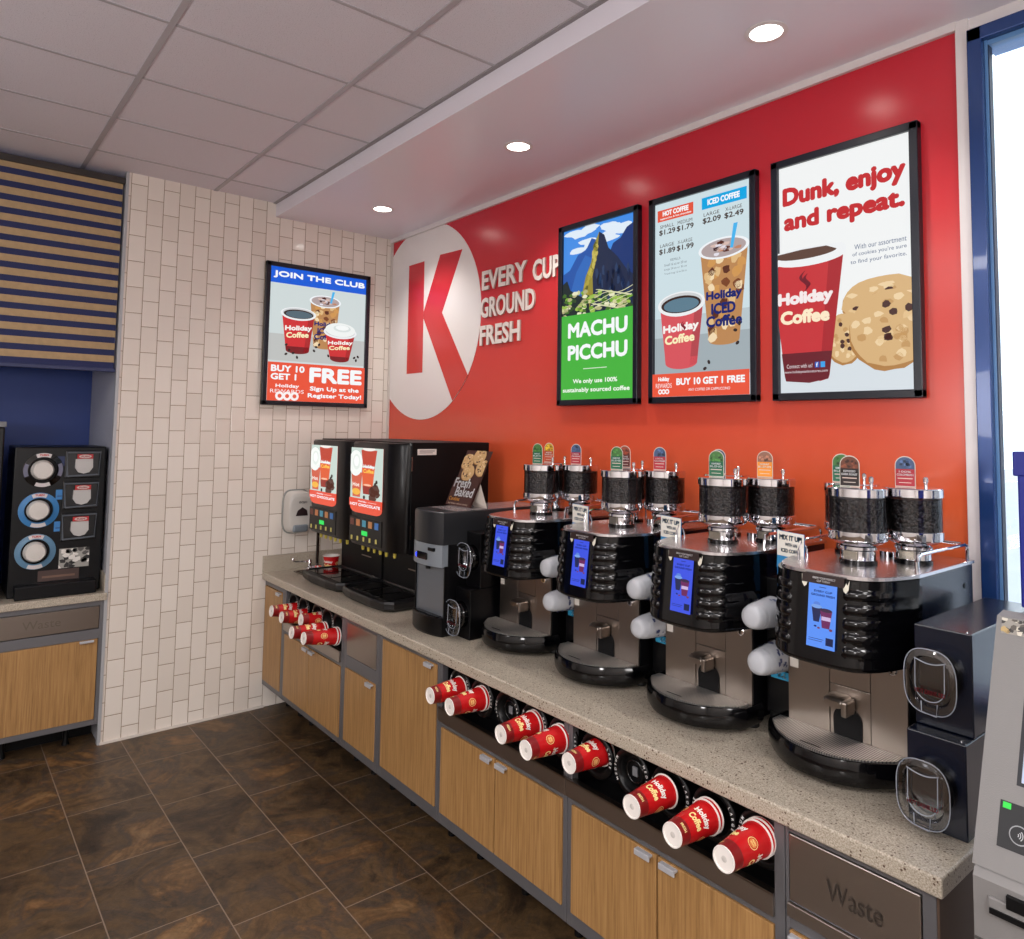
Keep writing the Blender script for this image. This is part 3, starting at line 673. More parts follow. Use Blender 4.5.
# ------------------------------------------------------------------ cup slots and paper cups
def ringtext(mb, word, c, r, a0, step, h_, m):
    for i, ch in enumerate(word):
        V, F, as_ = glyph(ch, .02); w_ = h_*min(as_, 1.1) if ch not in '-I1' else h_*.3
        a_ = a0-i*step; ca, sa = math.cos(a_), math.sin(a_)
        q = [((x-.5)*w_, (y-.5)*h_) for x, y in V]
        mb.raw([(c[0]+(r+y)*ca+x*sa, c[1], c[2]+(r+y)*sa-x*ca) for x, y in q], F, m)
_slotmesh = {}
def slot(x, z, word, unit_, empty=False):
    c = (x, -.86, z); key = (word, empty)
    if key in _slotmesh:
        o = _slotmesh[key][0].copy(); COL.objects.link(o); o.parent = unit_
        o.location = Vector(c)-Vector(unit_['_o']); return o
    mb = MB().lathe([(.052, .004), (.056, -.004), (.060, -.006), (.072, -.006), (.075, -.001), (.075, .006)], c, BLACKS, 'y', 36, caps=False)
    mb.lathe([(.052, .004), (.047, .02), (.046, .12)], c, RUBBER, 'y', 30, caps=False)
    if empty: mb.lathe([(.001, .02), (.045, .02)], c, BLACKM, 'y', 24, caps=False).lathe([(.03, .012), (.034, .008), (.038, .012)], c, BLACKG, 'y', 24, caps=False).box(x-.010, x+.010, -.86+.012, -.86+.018, z-.014, z+.014, P('plunger_grey', (120, 122, 126), .4), .001)
    cc = (x, -.86-.0068, z)
    ringtext(mb, word, cc, .0665, PI+.55, .21, .0085, INK((226, 226, 226))); ringtext(mb, word, cc, .0665, .62, .21, .0085, INK((226, 226, 226)))
    o = mb.build('cup_ring', None, c, fix=False); o.parent = unit_; o.location = Vector(c)-Vector(unit_['_o'])
    _slotmesh[key] = (o,)
    return o
CL, RT, RB = .150, .0480, .0320       # cup length, rim and foot radius
def cup_r(h_): return RB+(RT-.003-RB)*h_/CL
def make_cup():
    """upright paper cup, foot at the origin"""
    m = MB(); n = 40
    for h0, h1, mt in ((0, .036, CUPD), (.036, CL, CUPR)):
        m.lathe([(cup_r(h0), h0), (cup_r(h1), h1)], (0, 0, 0), mt, seg=n, caps=False)
    m.lathe([(cup_r(CL)-.002, CL), (cup_r(.05)-.002, .05), (RB-.002, .006)], (0, 0, 0), CUPW, seg=n, caps=False)
    def wrap(word, a0, a1, h0, h1, mt, bold=.04, vert=False):
        V, F, as_ = glyph(word, bold)
        pts = []
        for x, y in V:
            a_ = a0+(a1-a0)*x; h_ = h0+(h1-h0)*y; r_ = cup_r(h_)+.0006
            pts.append((r_*math.cos(a_), r_*math.sin(a_), h_))
        m.raw(pts, F, mt)
    for k in range(2):
        o = k*PI
        wrap('Holiday', o-.75, o+.75, .086, .112, CUPW); wrap('Coffee', o-.68, o+.62, .060, .083, CREAM)
        wrap('FRESH', o-.4, o+.3, .016, .025, CREAM, .02)
        # round emblem
        def ringp(r0, r1, mt, ex):
            q = []; 
            for i in range(24):
                a_ = 2*PI*i/24
                for r_ in (r0, r1):
                    hh = .085+r_*math.sin(a_); rr = cup_r(hh)+ex; q.append((rr*math.cos(o+PI/2+r_*math.cos(a_)/rr), rr*math.sin(o+PI/2+r_*math.cos(a_)/rr), hh))
            m.raw(q, [(2*i, 2*i+1, (2*i+3) % 48, (2*i+2) % 48) for i in range(24)], mt)
        ringp(.0138, .0155, CREAM, .0006); ringp(.001, .0115, P('emblem_orange', (214, 120, 60), .4), .0006)
        for j in range(2): 
            V, F, as_ = glyph(('FRESH', 'GROUND')[j], .03)
            m.raw([((cup_r(.085)+.0012)*math.cos(o+PI/2+(x-.5)*.36), (cup_r(.085)+.0012)*math.sin(o+PI/2+(x-.5)*.36), .086-j*.008+.006*y) for x, y in V], F, CREAM)
    o = bpy.data.objects.new('paper_cup', None)
    body = m.build('paper_cup', None, (0, 0, 0), fix=False)
    rim = MB().lathe([(RT-.004, CL-.002), (RT-.0005, CL-.003), (RT+.0008, CL), (RT-.0005, CL+.0025), (RT-.004, CL+.001)], (0, 0, 0), CUPW, seg=n, caps=False).build('rim', body, (0, 0, 0))
    foot = MB().lathe([(0, .003), (RB-.004, .003), (RB-.003, 0), (RB, 0), (RB+.0004, .003)], (0, 0, 0), CUPW, seg=n, caps=False).lathe([(.0, .0025), (.007, .0025), (.008, .003)], (0, 0, 0), P('foot_shadow', (206, 200, 194), .6), seg=16, caps=False).build('foot_disc', body, (0, 0, 0))
    return body
CUP0 = make_cup(); _used = [False]
def put_cup(mat_, label, group):
    if not _used[0]: c_ = CUP0; _used[0] = True
    else:
        c_ = CUP0.copy(); COL.objects.link(c_)
        for ch in CUP0.children:
            d = ch.copy(); COL.objects.link(d); d.parent = c_
    c_.matrix_world = mat_; _setup(c_, label, 'cup', group)
    return c_
def stack(x, y, z, n, roll, where, tiltx=0, tiltz=0, big=1):
    """lying cups: foot towards the room at (x,y,z), rim inside the slot"""
    for i in range(n):
        R = Matrix.Rotation(tiltz, 4, 'Z') @ Matrix.Rotation(-PI/2+tiltx, 4, 'X') @ Matrix.Rotation(roll+i*.9, 4, 'Z')
        d = (R @ Vector((0, 0, 1, 0))).to_3d()
        p = Vector((x, y, z))+d*(.0155*i)
        pos = ('outermost', 'second', 'third', 'fourth')[i] if n > 1 else 'single'
        put_cup(Matrix.Translation(p) @ R @ Matrix.Diagonal((1, 1, big, 1)), 'red paper cup, %s, %s' % (where, pos+' of its stack' if n > 1 else 'alone'), 'paper cups in the slots under the counter')
ORD = ['first', 'second', 'third', 'fourth', 'fifth', 'sixth', 'seventh', 'eighth', 'ninth', 'tenth']
near = [(2.22, -1.012, .742, 1, 2.2), (2.375, -1.022, .746, 3, 1.3), (2.54, 0, 0, 0, 0), (2.70, -1.022, .748, 2, 2.3), (2.855, -1.036, .751, 2, .9), (3.02, -.992, .755, 2, 1.7), (3.175, 0, 0, 0, 0), (3.33, -1.038, .757, 1, 2.2), (3.485, -1.049, .749, 2, 2.4), (3.64, -1.039, .753, 4, .9)]
for i, (x, y, z, n, ro) in enumerate(near):
    w_ = ORD[i]+' of ten nearer cup slots'
    slot(x, .745, 'LARGE' if i % 3 else 'MEDIUM', U4 if x < 2.89 else U5, not n)
    if n: stack(x, y, z, n, ro, w_)
for i, (x, y, z, n, ro) in enumerate([(.45, -1.003, .724, 1, 2.2), (.60, -1.0, .718, 1, 2.4), (.80, -.967, .739, 1, 1.6), (.93, -1.073, .716, 2, 2.0), (1.07, -1.064, .716, 2, 1.2)]):
    w_ = ORD[i]+' of five slots by the tile wall'
    slot(x, .745, 'LARGE', U1)
    stack(x, y, z, n, ro, w_, -.10, 0, 1.18 if i > 2 else 1.05)
#PART3
# ------------------------------------------------------------------ bean-to-cup coffee machines
DZ = 1.446
def bow(x0, x1, yend, ymid, yback, n=25, p=2.4):
    xc, w = (x0+x1)/2, (x1-x0)/2
    pts = [(xc+w*t, yend+(ymid-yend)*(1-abs(t)**p)) for t in [-1+2*i/(n-1) for i in range(n)]]
    return pts+[(x1, yback), (x0, yback)]
def pill(x, z, x0, x1, zc, hh):
    """height of a rounded bar at (x, z)"""
    dx = max(x0-x, 0, x-x1); d = math.hypot(dx, z-zc)/hh
    return math.sqrt(max(0, 1-d*d)) if d < 1 else 0
TAGS = {'green': ((70, 120, 60), (34, 104, 74), ('RAINFOREST', 'BLEND')), 'dark': ((110, 62, 44), (38, 26, 24), ('ESPRESSO', 'DARK ROAST')), 'red': ((70, 92, 128), (176, 42, 56), ('100%', 'COLOMBIAN')),
        'orange': ((150, 104, 84), (240, 150, 40), ('HAZELNUT', 'BLEND')), 'yellow': ((206, 160, 50), (190, 80, 50), ('BREAKFAST', 'BLEND')), 'navy': ((60, 76, 110), (38, 48, 78), ('DECAF', 'BLEND')), 'brown': ((150, 70, 50), (96, 40, 38), ('HOUSE', 'BLEND'))}
def hopper(t, x, y, tag, dx, rnd):
    H = MB().lathe([(.053, DZ), (.053, DZ+.010), (.049, DZ+.013)], (x, y, 0), BLACKG, seg=40, caps=False).lathe([(.049, DZ+.013), (.049, DZ+.040), (.053, DZ+.044), (.053, DZ+.052), (.046, DZ+.054), (.050, DZ+.058)], (x, y, 0), CHROME, seg=40, caps=False).box(x-.022, x+.022, y-.0505, y-.04, DZ+.014, DZ+.040, P('neck_plate', (150, 144, 132), .25, metal=.8), .002).build('bean_hopper', t)
    MB().lathe([(.050, 1.500), (.074, 1.512), (.0825, 1.518), (.0835, 1.522), (.0835, 1.544), (.080, 1.546)], (x, y, 0), CHROME, seg=48).build('lower_ring', H)
    MB().lathe([(.0765, 1.546), (.0765, 1.640)], (x, y, 0), BEANS, seg=48).build('bean_fill', H)
    MB().lathe([(.0805, 1.544), (.0805, 1.650)], (x, y, 0), JAR, seg=48, caps=False).build('glass', H)
    MB().lathe([(.081, 1.646), (.0845, 1.647), (.0845, 1.670), (.082, 1.673), (.0, 1.6735)], (x, y, 0), CHROME, seg=48).build('lid', H)
    MB().lathe([(.005, 1.673), (.005, 1.685), (.0075, 1.688), (.0075, 1.700), (.004, 1.704), (0, 1.705)], (x+.02, y+.05, 0), CHROME, seg=16).build('lid_knob', H)
    c1, c2, wd = TAGS[tag]
    a = Art((x-.031+dx, y-.02, 1.674), (1, .22, 0), (0, 0, 1), .057, .094, 'ink')
    a.poly([(0, 0), (1, 0), (1, .7)]+[(.5+.5*math.cos(q), .7+.3*math.sin(q)) for q in [i*PI/14 for i in range(1, 14)]]+[(0, .7)], (216, 210, 200), 0)
    a.poly([(.04, .03), (.96, .03), (.96, .7)]+[(.5+.46*math.cos(q), .7+.27*math.sin(q)) for q in [i*PI/14 for i in range(1, 14)]]+[(.04, .7)], c1, 1)
    for i in range(12):
        u = rnd.uniform(.15, .85); v = rnd.uniform(.62, .66+.26*(1-abs(u-.5)*2)); f_ = rnd.choice((.6, 1.2, 1.4)); a.blob(u, v, .09, .045, tuple(min(255, int(k*f_)) for k in c1), 2, 8, .3, rnd)
    a.rect(.04, .03, .96, .58, c2, 3)
    a.text(wd[0], .2, .46, .8, .53, WHT, 4, .04); a.text(wd[1], .1, .36, .9, .43, WHT, 4, .04); a.rect(.14, .26, .86, .29, (226, 200, 190), 4); a.rect(.2, .13, .8, .15, (226, 210, 200), 4)
    g = a.build('flavor_tag', H)
def machine(x0, label, tags, i):
    """x0 = left side of the cabinet; everything below is given relative to it"""
    X = lambda d: x0+d
    w = .36; t = thing('coffee_machine', label, 'coffee machine', (X(.18), -.35, CZ), 'bean to cup coffee machines on the counter')
    rnd = random.Random(20+i)
    MB().box(X(0), X(.359), -.545, -.10, .905, 1.20, BLACKS, .004).box(X(0), X(.370), -.492, -.10, 1.20, 1.434, NAVYB, .003).lathe([(.008, 0), (.008, .0012)], (X(.370), -.17, 1.375), BLACKM, 'x', 14).build('cabinet', t)
    for dx in (.03, .325):
        for y in (-.50, -.15): MB().lathe([(.020, CZ), (.022, CZ+.004), (.018, CZ+.035)], (X(dx), y, 0), RUBBER, seg=16).build('foot', t)
    m = MB()
    o = bow(X(-.006), X(.374), -.500, -.688, -.095, 41, 5)
    m.loft([[(px, py, DZ-.010) for px, py in o], [(px, py, DZ-.001) for px, py in o], [(X(.18)+(px-X(.18))*.985, py*.997, DZ) for px, py in o]], DECK, smooth=False)
    m.lathe([(.022, DZ), (.022, DZ+.02), (.0, DZ+.022)], (X(.19), -.28, 0), CHROME, seg=20)
    m.build('top_deck', t)
    # door: bowed, leaning out at the foot, with moulded bars
    nx, nz = 96, 70; zb, zt = 1.202, 1.434; xl, xr = X(-.017), X(.376); V = []; xc = (xl+xr)/2; hw = (xr-xl)/2
    rows = [1.245+.0375*k for k in range(5)]
    for j in range(nz):
        s_ = j/(nz-1)
        for k in range(nx):
            tt = -1+2*k/(nx-1); s2 = s_
            ex = math.copysign(1-(1-abs(tt))**1.0, tt)
            z = zb+(zt-zb)*s_-.012*(1-s_)*(1-tt*tt)
            x = xc+hw*tt*(1-.008*(1-s_))
            y = -.505-.188*(1-abs(tt)**5)-.022*(1-s_)
            rr = 1-abs(tt)
            if s_ < .05: y += .012*(1-s_/.05)**2
            d = 0
            for zr in rows:
                d = max(d, pill(x, z, X(.268), X(.328), zr, .0125)*.0055, pill(x, z, X(.349), X(.352), zr, .0115)*.006, pill(x, z, X(.014), X(.090), zr, .0125)*.006)
            V.append((x, y-d, z))
    F = [(j*nx+k, j*nx+k+1, (j+1)*nx+k+1, (j+1)*nx+k) for j in range(nz-1) for k in range(nx-1)]
    m = MB().raw(V, F, BLACKG, True)
    rim = [V[k] for k in range(nx)]+[V[j*nx+nx-1] for j in range(1, nz)]+[V[(nz-1)*nx+k] for k in range(nx-2, -1, -1)]+[V[j*nx] for j in range(nz-2, 0, -1)]
    n = len(rim); m.raw(rim+[(p[0], -.49, p[2]) for p in rim], [(q, (q+1) % n, n+(q+1) % n, n+q) for q in range(n)]+[tuple(range(n, 2*n))], BLACKG)
    dr = m.build('front_door', t)
    # screen with its header
    yb, yt = -.716, -.696
    vx = Vector((0, yt-yb, 1.411-1.243)).normalized()
    base = Vector((X(.157), -.7165, 1.242)); 
    a = Art(base, (1, 0, 0), vx, .082, .172, 'glow', 1.0)
    bg_ = (92, 146, 246) if i == 3 else (62, 84, 226)  # far screens bluer: viewing-angle shift put into the colour
    ink = (24, 40, 110)
    a.rect(0, 0, 1, 1, bg_, 1); a.rect(.38, .945, .62, .955, ink, 2); a.text('EVERY CUP', .2, .865, .84, .90, ink, 2, .04); a.text('GROUND FRESH', .1, .805, .93, .84, ink, 2, .04)
    a.poly([(.22, .40), (.42, .40), (.50, .63), (.14, .63)], (34, 40, 84), 2); a.ell(.32, .64, .19, .03, (120, 160, 230), 3); a.ell(.32, .68, .12, .035, (90, 130, 220), 2)
    a.poly([(.54, .32), (.80, .32), (.88, .60), (.46, .60)], (108, 40, 92), 4); a.ell(.67, .60, .21, .03, (60, 40, 70), 5); a.rect(.52, .44, .84, .50, (206, 180, 220), 5)
    a.ell(.30, .33, .05, .015, ink, 3); a.ell(.42, .31, .05, .015, (120, 60, 90), 3); a.ell(.86, .31, .06, .02, (120, 60, 90), 6)
    a.rect(.08, .13, .60, .138, ink, 2); a.rect(.08, .10, .56, .108, ink, 2); a.rect(.68, .06, .94, .18, (20, 30, 74), 2)
    a.build('screen', t)
    hb = base+vx*.172
    m = MB(); a = Art(base+vx*.172-Vector((.020, .002, 0)), (1, 0, 0), vx, .122, .026, 'ink')
    a.rect(0, 0, 1, 1, (40, 22, 20), 1.5); a.text('BREW YOUR PERFECT', .26, .5, .80, .72, WHT, 2.5, .02); a.text('CUP TODAY', .36, .2, .68, .42, WHT, 2.5, .02)
    a.build('screen_header', t)
    for sx, sg in ((-.022, 1), (.098, -1)):
        a = Art(base+vx*.158+Vector((sx, 0, 0)), (1, 0, 0), vx, .018, .036, 'ink')
        pts = [(0, 1), (.3, .62), (.5, .80), (.7, .5), (1, .45), (.86, .15), (.5, 0), (.1, .3)]
        a.poly([((q if sg > 0 else 1-q), v) for q, v in pts], (226, 222, 206), 3); a.build('paper_corner', t)
    # steel front in four sheets
    m = MB(); yp = -.552
    m.box(X(.006), X(.1355), yp, -.54, .925, 1.198, STEEL, .001).box(X(.1375), X(.2555), yp, -.54, 1.102, 1.198, STEEL, .001).box(X(.2575), X(.357), yp, -.54, .925, 1.198, STEEL, .001)
    m.build('front_panel', t)
    m = MB().box(X(.1375), X(.2555), yp+.002, -.54, .925, 1.099, STEEL, .001)
    m.prism([(X(.150), .94)]+[(X(.190)+.042*math.cos(q), 1.006+.040*math.sin(q)) for q in [PI-i*PI/18 for i in range(19)]]+[(X(.232), .94)], yp-.0015, yp+.002, BLACKM)
    m.build('spout_panel', t)
    sp_ = MB()
    R = []
    for q, (yy, zz, hx, hz) in enumerate([(yp, 1.066, .030, .013), (yp-.03, 1.067, .030, .013), (yp-.048, 1.064, .029, .012), (yp-.055, 1.060, .025, .009)]):
        R.append([(X(.172)+hx*math.copysign(abs(math.cos(k))**.5, math.cos(k)), yy, zz+hz*math.copysign(abs(math.sin(k))**.5, math.sin(k))) for k in [2*PI*k/20 for k in range(20)]])
    sp_.loft(R, STEEL); sp_.box(X(.196), X(.214), yp-.055, yp, 1.030, 1.074, STEEL, .006); sp_.build('spout', t)
    MB().lathe([(.014, 0), (.014, -.012), (.011, -.014), (0, -.014)], (X(.322), yp, 1.185), CHROME, 'y', 20).box(X(.320), X(.324), yp-.016, yp-.013, 1.178, 1.192, BLACKM).build('key_lock', t)
    a = Art((X(.012), yp-.001, 1.116), (1, 0, 0), (0, 0, 1), .028, .040, 'ink'); a.rect(0, 0, 1, 1, (222, 216, 208), .5); a.rect(0, .84, 1, 1, (206, 50, 50), 1); a.build('sticker', t)
    # drip tray
    def off(pts, k, z): 
        cxx, cyy = X(.165), -.56
        return [(cxx+(px-cxx)*k, cyy+(py-cyy)*k if py < -.53 else py, z) for px, py in pts]
    o = bow(X(-.036), X(.362), -.592, -.722, -.50, 33)
    m = MB().loft([off(o, .86, .884), off(o, .97, .890), off(o, 1.02, .905), off(o, 1.03, .925), off(o, 1.015, .945), off(o, .995, .956), off(o, .965, .957), off(o, .955, .952)], BLACKG)
    m.build('drip_tray', t)
    o = bow(X(-.022), X(.345), -.598, -.705, -.553, 33)
    MB().loft([[(px, py, .950) for px, py in o], [(px, py, .9585) for px, py in o]], GRATE, smooth=False).box(X(.115), X(.175), -.682, -.678, .958, .9592, BLACKM).build('grate', t)
    # gallery rail
    for sx in (.358, .008):
        MB().tube([(X(sx), -.475, DZ), (X(sx), -.475, DZ+.030), (X(sx), -.467, DZ+.043), (X(sx), -.45, DZ+.048), (X(sx), -.13, DZ+.048), (X(sx), -.113, DZ+.043), (X(sx), -.105, DZ+.03), (X(sx), -.105, DZ)], .0055, CHROME, 10).build('rail', t)
    MB().tube([(X(.358), -.13, DZ+.048), (X(.343), -.113, DZ+.048), (X(.023), -.113, DZ+.048), (X(.008), -.13, DZ+.048)], .0055, CHROME, 10).build('rail', t)
    # hoppers: front, rear right, rear left
    hopper(t, X(.184), -.460, tags[0], -.012, rnd); hopper(t, X(.281), -.310, tags[1], -.010, rnd); hopper(t, X(.083), -.29, tags[2], -.022, rnd)
    return t
XM = [3.533-.4795*k for k in (3, 2, 1, 0)]; XM[0] -= .013
machine(XM[0], 'black coffee machine beside the water dispenser, farthest of the four', ('green', 'red', 'yellow'), 0)
machine(XM[1], 'black coffee machine with bean hoppers, second from the water dispenser', ('green', 'red', 'brown'), 1)
machine(XM[2], 'black coffee machine with an orange hopper tag, second from the window', ('green', 'orange', 'navy'), 2)
machine(XM[3], 'black coffee machine with a brighter blue screen, nearest to the window', ('dark', 'red', 'green'), 3)

# ------------------------------------------------------------------ clear cup towers between the machines
def towers(xr, where):
    """xr = left side of the machine on its right"""
    x0, x1 = xr-.108, xr-.012; xc = (x0+x1)/2
    t = thing('cup_tower', 'narrow black dispenser for clear cups '+where, 'cup dispenser', (xc, -.35, CZ), 'clear cup dispensers between the coffee machines')
    MB().box(x0, x1, -.49, -.12, .93, 1.36, BLACKS, .004).build('housing', t)
    MB().lathe([(.026, CZ), (.026, .93)], (xr-.085, -.46, 0), RUBBER, seg=20).build('foot', t); MB().lathe([(.02, CZ), (.02, .93)], (xc, -.16, 0), RUBBER, seg=16).build('foot', t)
    for z in (1.262, 1.128):
        MB().lathe([(.036, .0), (.044, -.004), (.047, -.012), (.044, -.016), (.038, -.01), (.036, .0)], (xc, -.49, z), BLACKG, 'y', 28, caps=False).build('cup_ring', t)
    a = Art((xc-.03, -.4925, 1.044), (1, 0, 0), (0, 0, 1), .062, .026, 'ink'); a.rect(0, 0, 1, 1, (40, 150, 196), .5); a.text('X-L', .35, .2, .9, .8, (220, 240, 250), 1.5, .04); a.build('size_label', t)
    for z, lv in ((1.262, 'upper'), (1.128, 'lower')):
        xc = (x0+x1)/2+(.020 if lv == 'lower' else 0)
        ts = thing('clear_cup', 'clear plastic cup, %s, jutting from the dispenser %s' % (lv, where), 'cup', (xc, -.66, z), 'clear cold drink cups in the dispensers')
        R_ = lambda pr, mt, nm, par, sg=36: MB().lathe(pr, (xc, -.66, z), mt, 'y', sg, caps=False).build(nm, par)
        R_([(0, .0), (.020, .0005), (.029, .003), (.034, .008), (.037, .018), (.0385, .028), (.0395, .029), (.041, .045), (.0418, .046), (.044, .07), (.049, .13)], FROST, 'cup_wall', ts)
        R_([(0, .012), (.026, .012), (.032, .02), (.037, .034), (.0405, .052), (.046, .13)], P('inner_cup_white', (186, 190, 198), .3), 'inner_cup', ts)
        m = MB(); rnd = random.Random(int(xc*100))
        for k in range(26):
            a_ = rnd.random()*2*PI; hh = rnd.uniform(.055, .12); rr = .0455+.0035*((hh-.05)/.08); s_ = rnd.uniform(.004, .009)
            m.raw([(xc+(rr+.001)*math.cos(a_+q*s_/rr), -.66+hh+p_*s_, z+(rr+.001)*math.sin(a_+q*s_/rr)) for q, p_ in ((-1, -.5), (1, -.8), (.7, .9), (-.6, .6))], [(0, 1, 2, 3)], INK((40, 52, 96)))
        m.build('print', ts, fix=False)
towers(XM[1], 'between the two farthest coffee machines'); towers(XM[2], 'between the two middle coffee machines'); towers(XM[3], 'left of the coffee machine nearest the window')
for k, wh in ((1, 'second farthest'), (2, 'second nearest'), (3, 'nearest')):
    x = XM[k]-.048; y = -.50
    t = thing('sign_card', 'blue and white mix it up card clipped left of the %s coffee machine' % wh, 'sign', (x, y, 1.3), 'mix it up cards between the machines')
    a = Art((x-.012, y, 1.44), (1, .0, -.05), (.02, 0, 1), .092, .078, 'ink')
    a.rect(0, 0, 1, 1, (226, 224, 216), 1); B2 = (30, 84, 120)
    a.text('MIX IT UP!', .08, .66, .93, .88, B2, 2, .05); a.text('WITH AN', .3, .42, .75, .56, B2, 2, .04); a.text('ICED COFFEE', .15, .16, .88, .32, B2, 2, .04)
    a.mb.raw([(x-.014, y+.002, 1.275), (x-.014, y+.002, 1.519), (x+.082, y+.002, 1.514), (x+.082, y+.002, 1.44), (x+.0, y+.002, 1.275)], [(0, 1, 2, 3, 4)], INK((30, 110, 170)))
    a.mb.raw([(x-.014, y-.0005, 1.40), (x-.012, y-.0005, 1.442), (x+.082, y-.0005, 1.437), (x+.078, y-.0005, 1.40)], [(0, 1, 2, 3)], INK((38, 132, 190)))
    a.text('o o', .2, -.28, .8, -.16, (230, 240, 244), 2, .03)
    a.build('card', t)
    MB().tube([(x+.075, y+.03, DZ-.0), (x+.075, y+.02, DZ+.03), (x+.07, y, DZ+.04), (x+.066, y-.006, DZ+.02), (x+.066, y-.006, DZ-.01)], .004, CHROME, 8).build('clip', t)
    a = Art((x-.020, y-.01, 1.235), (1, 0, 0), (0, 0, 1), .022, .045, 'ink'); a.poly([(0, 1), (.3, .7), (.5, .85), (.75, .6), (1, .5), (.86, .1), (.5, 0), (.15, .25)], (226, 222, 206), 1); a.build('paper_corner', t)

# ------------------------------------------------------------------ lid dispensers
RT_ = (170, 30, 52)
def lids(xl, xr, where, fr):
    for z0, z1, yf, lv in ((CZ, 1.095, -.70, 'lower'), (1.096, 1.345, -.645, 'upper')):
        x0, x1 = xl, xr; xc = (x0+x1)/2
        t = thing('lid_dispenser', '%s black lid dispenser with clear oval front, %s' % (lv, where), 'lid dispenser', (xc, -.4, z0), 'stacked lid dispensers')
        MB().box(x0, x1, yf, -.14, z0, z1, NAVYB if fr else BLACKS, .003).lathe([(.004, 0), (.004, .002)], (x1-.015, yf+.02, z1), CHROME, seg=10).build('housing', t)
        zc = z0+.098 if lv == 'lower' else z0+.125
        xc2 = xc-.012
        MB().lathe([(.060, 0), (.060, -.022), (.056, -.028), (.050, -.03)], (xc2, yf, zc+.008), BLACKG, 'y', 36, caps=False).lathe([(.0, -.004), (.056, -.004)], (xc2, yf, zc+.008), BLACKM, 'y', 36, caps=False).build('drum', t)
        def ov(rx, rz, y, p=2.8, dz=0):
            return [(xc2+rx*math.copysign(abs(math.cos(q))**(2/p), math.cos(q)), y, zc+dz+rz*math.copysign(abs(math.sin(q))**(2/p), math.sin(q))) for q in [2*PI*k/40 for k in range(40)]]
        m = MB().loft([ov(.060, .078, yf-.044), ov(.062, .080, yf-.048), ov(.060, .078, yf-.052)], CLEARP, caps=False)
        m.loft([ov(.060, .078, yf-.048), ov(.048, .062, yf-.050), ov(.046, .058, yf-.040)], CLEARP, caps=False)
        m.loft([ov(.046, .058, yf-.040, 2.4), ov(.040, .052, yf-.020, 2.4, .004)], CLEARP, caps=True)
        m.build('clear_cover', t)
        EDGE = P('cover_bright_edge', (150, 156, 168), .15, spec=.8)
        o1 = ov(.061, .079, yf-.051); MB().tube(o1+[o1[0]], .0012, EDGE, 6).tube([(xc2-.034, yf-.05, zc+.05), (xc2-.034, yf-.052, zc-.012)]+[(xc2+.034*math.cos(q), yf-.052, zc-.014+.034*math.sin(q)) for q in [PI+i*PI/10 for i in range(11)]]+[(xc2+.034, yf-.052, zc-.012), (xc2+.034, yf-.05, zc+.05)], .0012, EDGE, 6).tube([(xc2-.036+.072*i/8, yf-.05+.004*math.sin(i*PI/8), zc+.052-.010*math.sin(i*PI/8)) for i in range(9)], .0016, EDGE, 6).tube([(xc2-.02, yf-.053, zc-.05), (xc2-.018, yf-.056, zc-.075), (xc2+.016, yf-.056, zc-.079), (xc2+.018, yf-.054, zc-.05)], .0015, EDGE, 6).build('cover_rim', t)
        a = Art((xc2-.034, yf-.0535, zc-.030), (1, 0, 0), (0, 0, 1), .070, .011, 'ink'); a.text('HOT DRINK LID', 0, 0, 1, 1, RT_, 1, .05); a.build('red_lettering', t)
lids(3.948, 4.083, 'at the window end of the counter', True)
lids(1.944, 2.056, 'right of the water dispenser', False)

# ------------------------------------------------------------------ water dispenser with tent card
t = thing('water_dispenser', 'black countertop water dispenser with a silver panel and blue light', 'water dispenser', (1.8175, -.45, CZ))
x0, x1 = 1.684, 1.940
def wb(z, k=0): return [(px, py, z) for px, py in bow(x0+k, x1-k, -.775+k, -.800+k, -.15, 17, 2.4)]
MB().loft([wb(1.288), wb(1.425), wb(1.436, .003), wb(1.44, .010)], P('charcoal_plastic', (34, 35, 38), .35)).build('upper_housing', t)
MB().loft([wb(CZ, .004), wb(CZ+.01), wb(.952), wb(.955, .003)], BLACKS, smooth=False).build('base', t)
MB().box(x0, x0+.004, -.765, -.745, .95, 1.19, BLACKS).box(x1-.006, x1, -.765, -.745, .95, 1.19, BLACKS).box(x0, x1, -.745, -.15, .95, 1.29, BLACKS, .002).build('body', t)
MB().box(x0+.004, x1-.006, -.757, -.744, .955, 1.18, P('recess_grey', (112, 118, 126), .25, metal=.4)).build('splash_panel', t)
def wf_(z, k): 
    return [(px, py-.003, z) for px, py in bow(x0+.004, x1-.004, -.775, -.800, -.71, 17, 2.4)]
c = MB().loft([wf_(1.186, 0), wf_(1.287, 0)], SILVER, smooth=True).build('control_panel', t)
MB().box(x0+.075, x0+.165, -.809, -.80, 1.212, 1.245, BLACKG, .006).build('display', c)
MB().lathe([(0, -.012), (.011, -.012), (.013, -.004)], (x0+.078, -.796, 1.228), GLOW((40, 60, 255), 3), 'y', 16, caps=False).build('blue_light', c)
MB().box(x0+.17, x0+.215, -.806, -.79, 1.257, 1.272, BLACKM, .001).build('badge', c)
MB().tube([(x0+.13, -.775, 1.19), (x0+.13, -.775, 1.165)], .012, BLACKM, 12).build('nozzle', t)
MB().box(x0+.03, x1-.03, -.785, -.758, .953, .958, BLACKG).build('drip_grille', t)
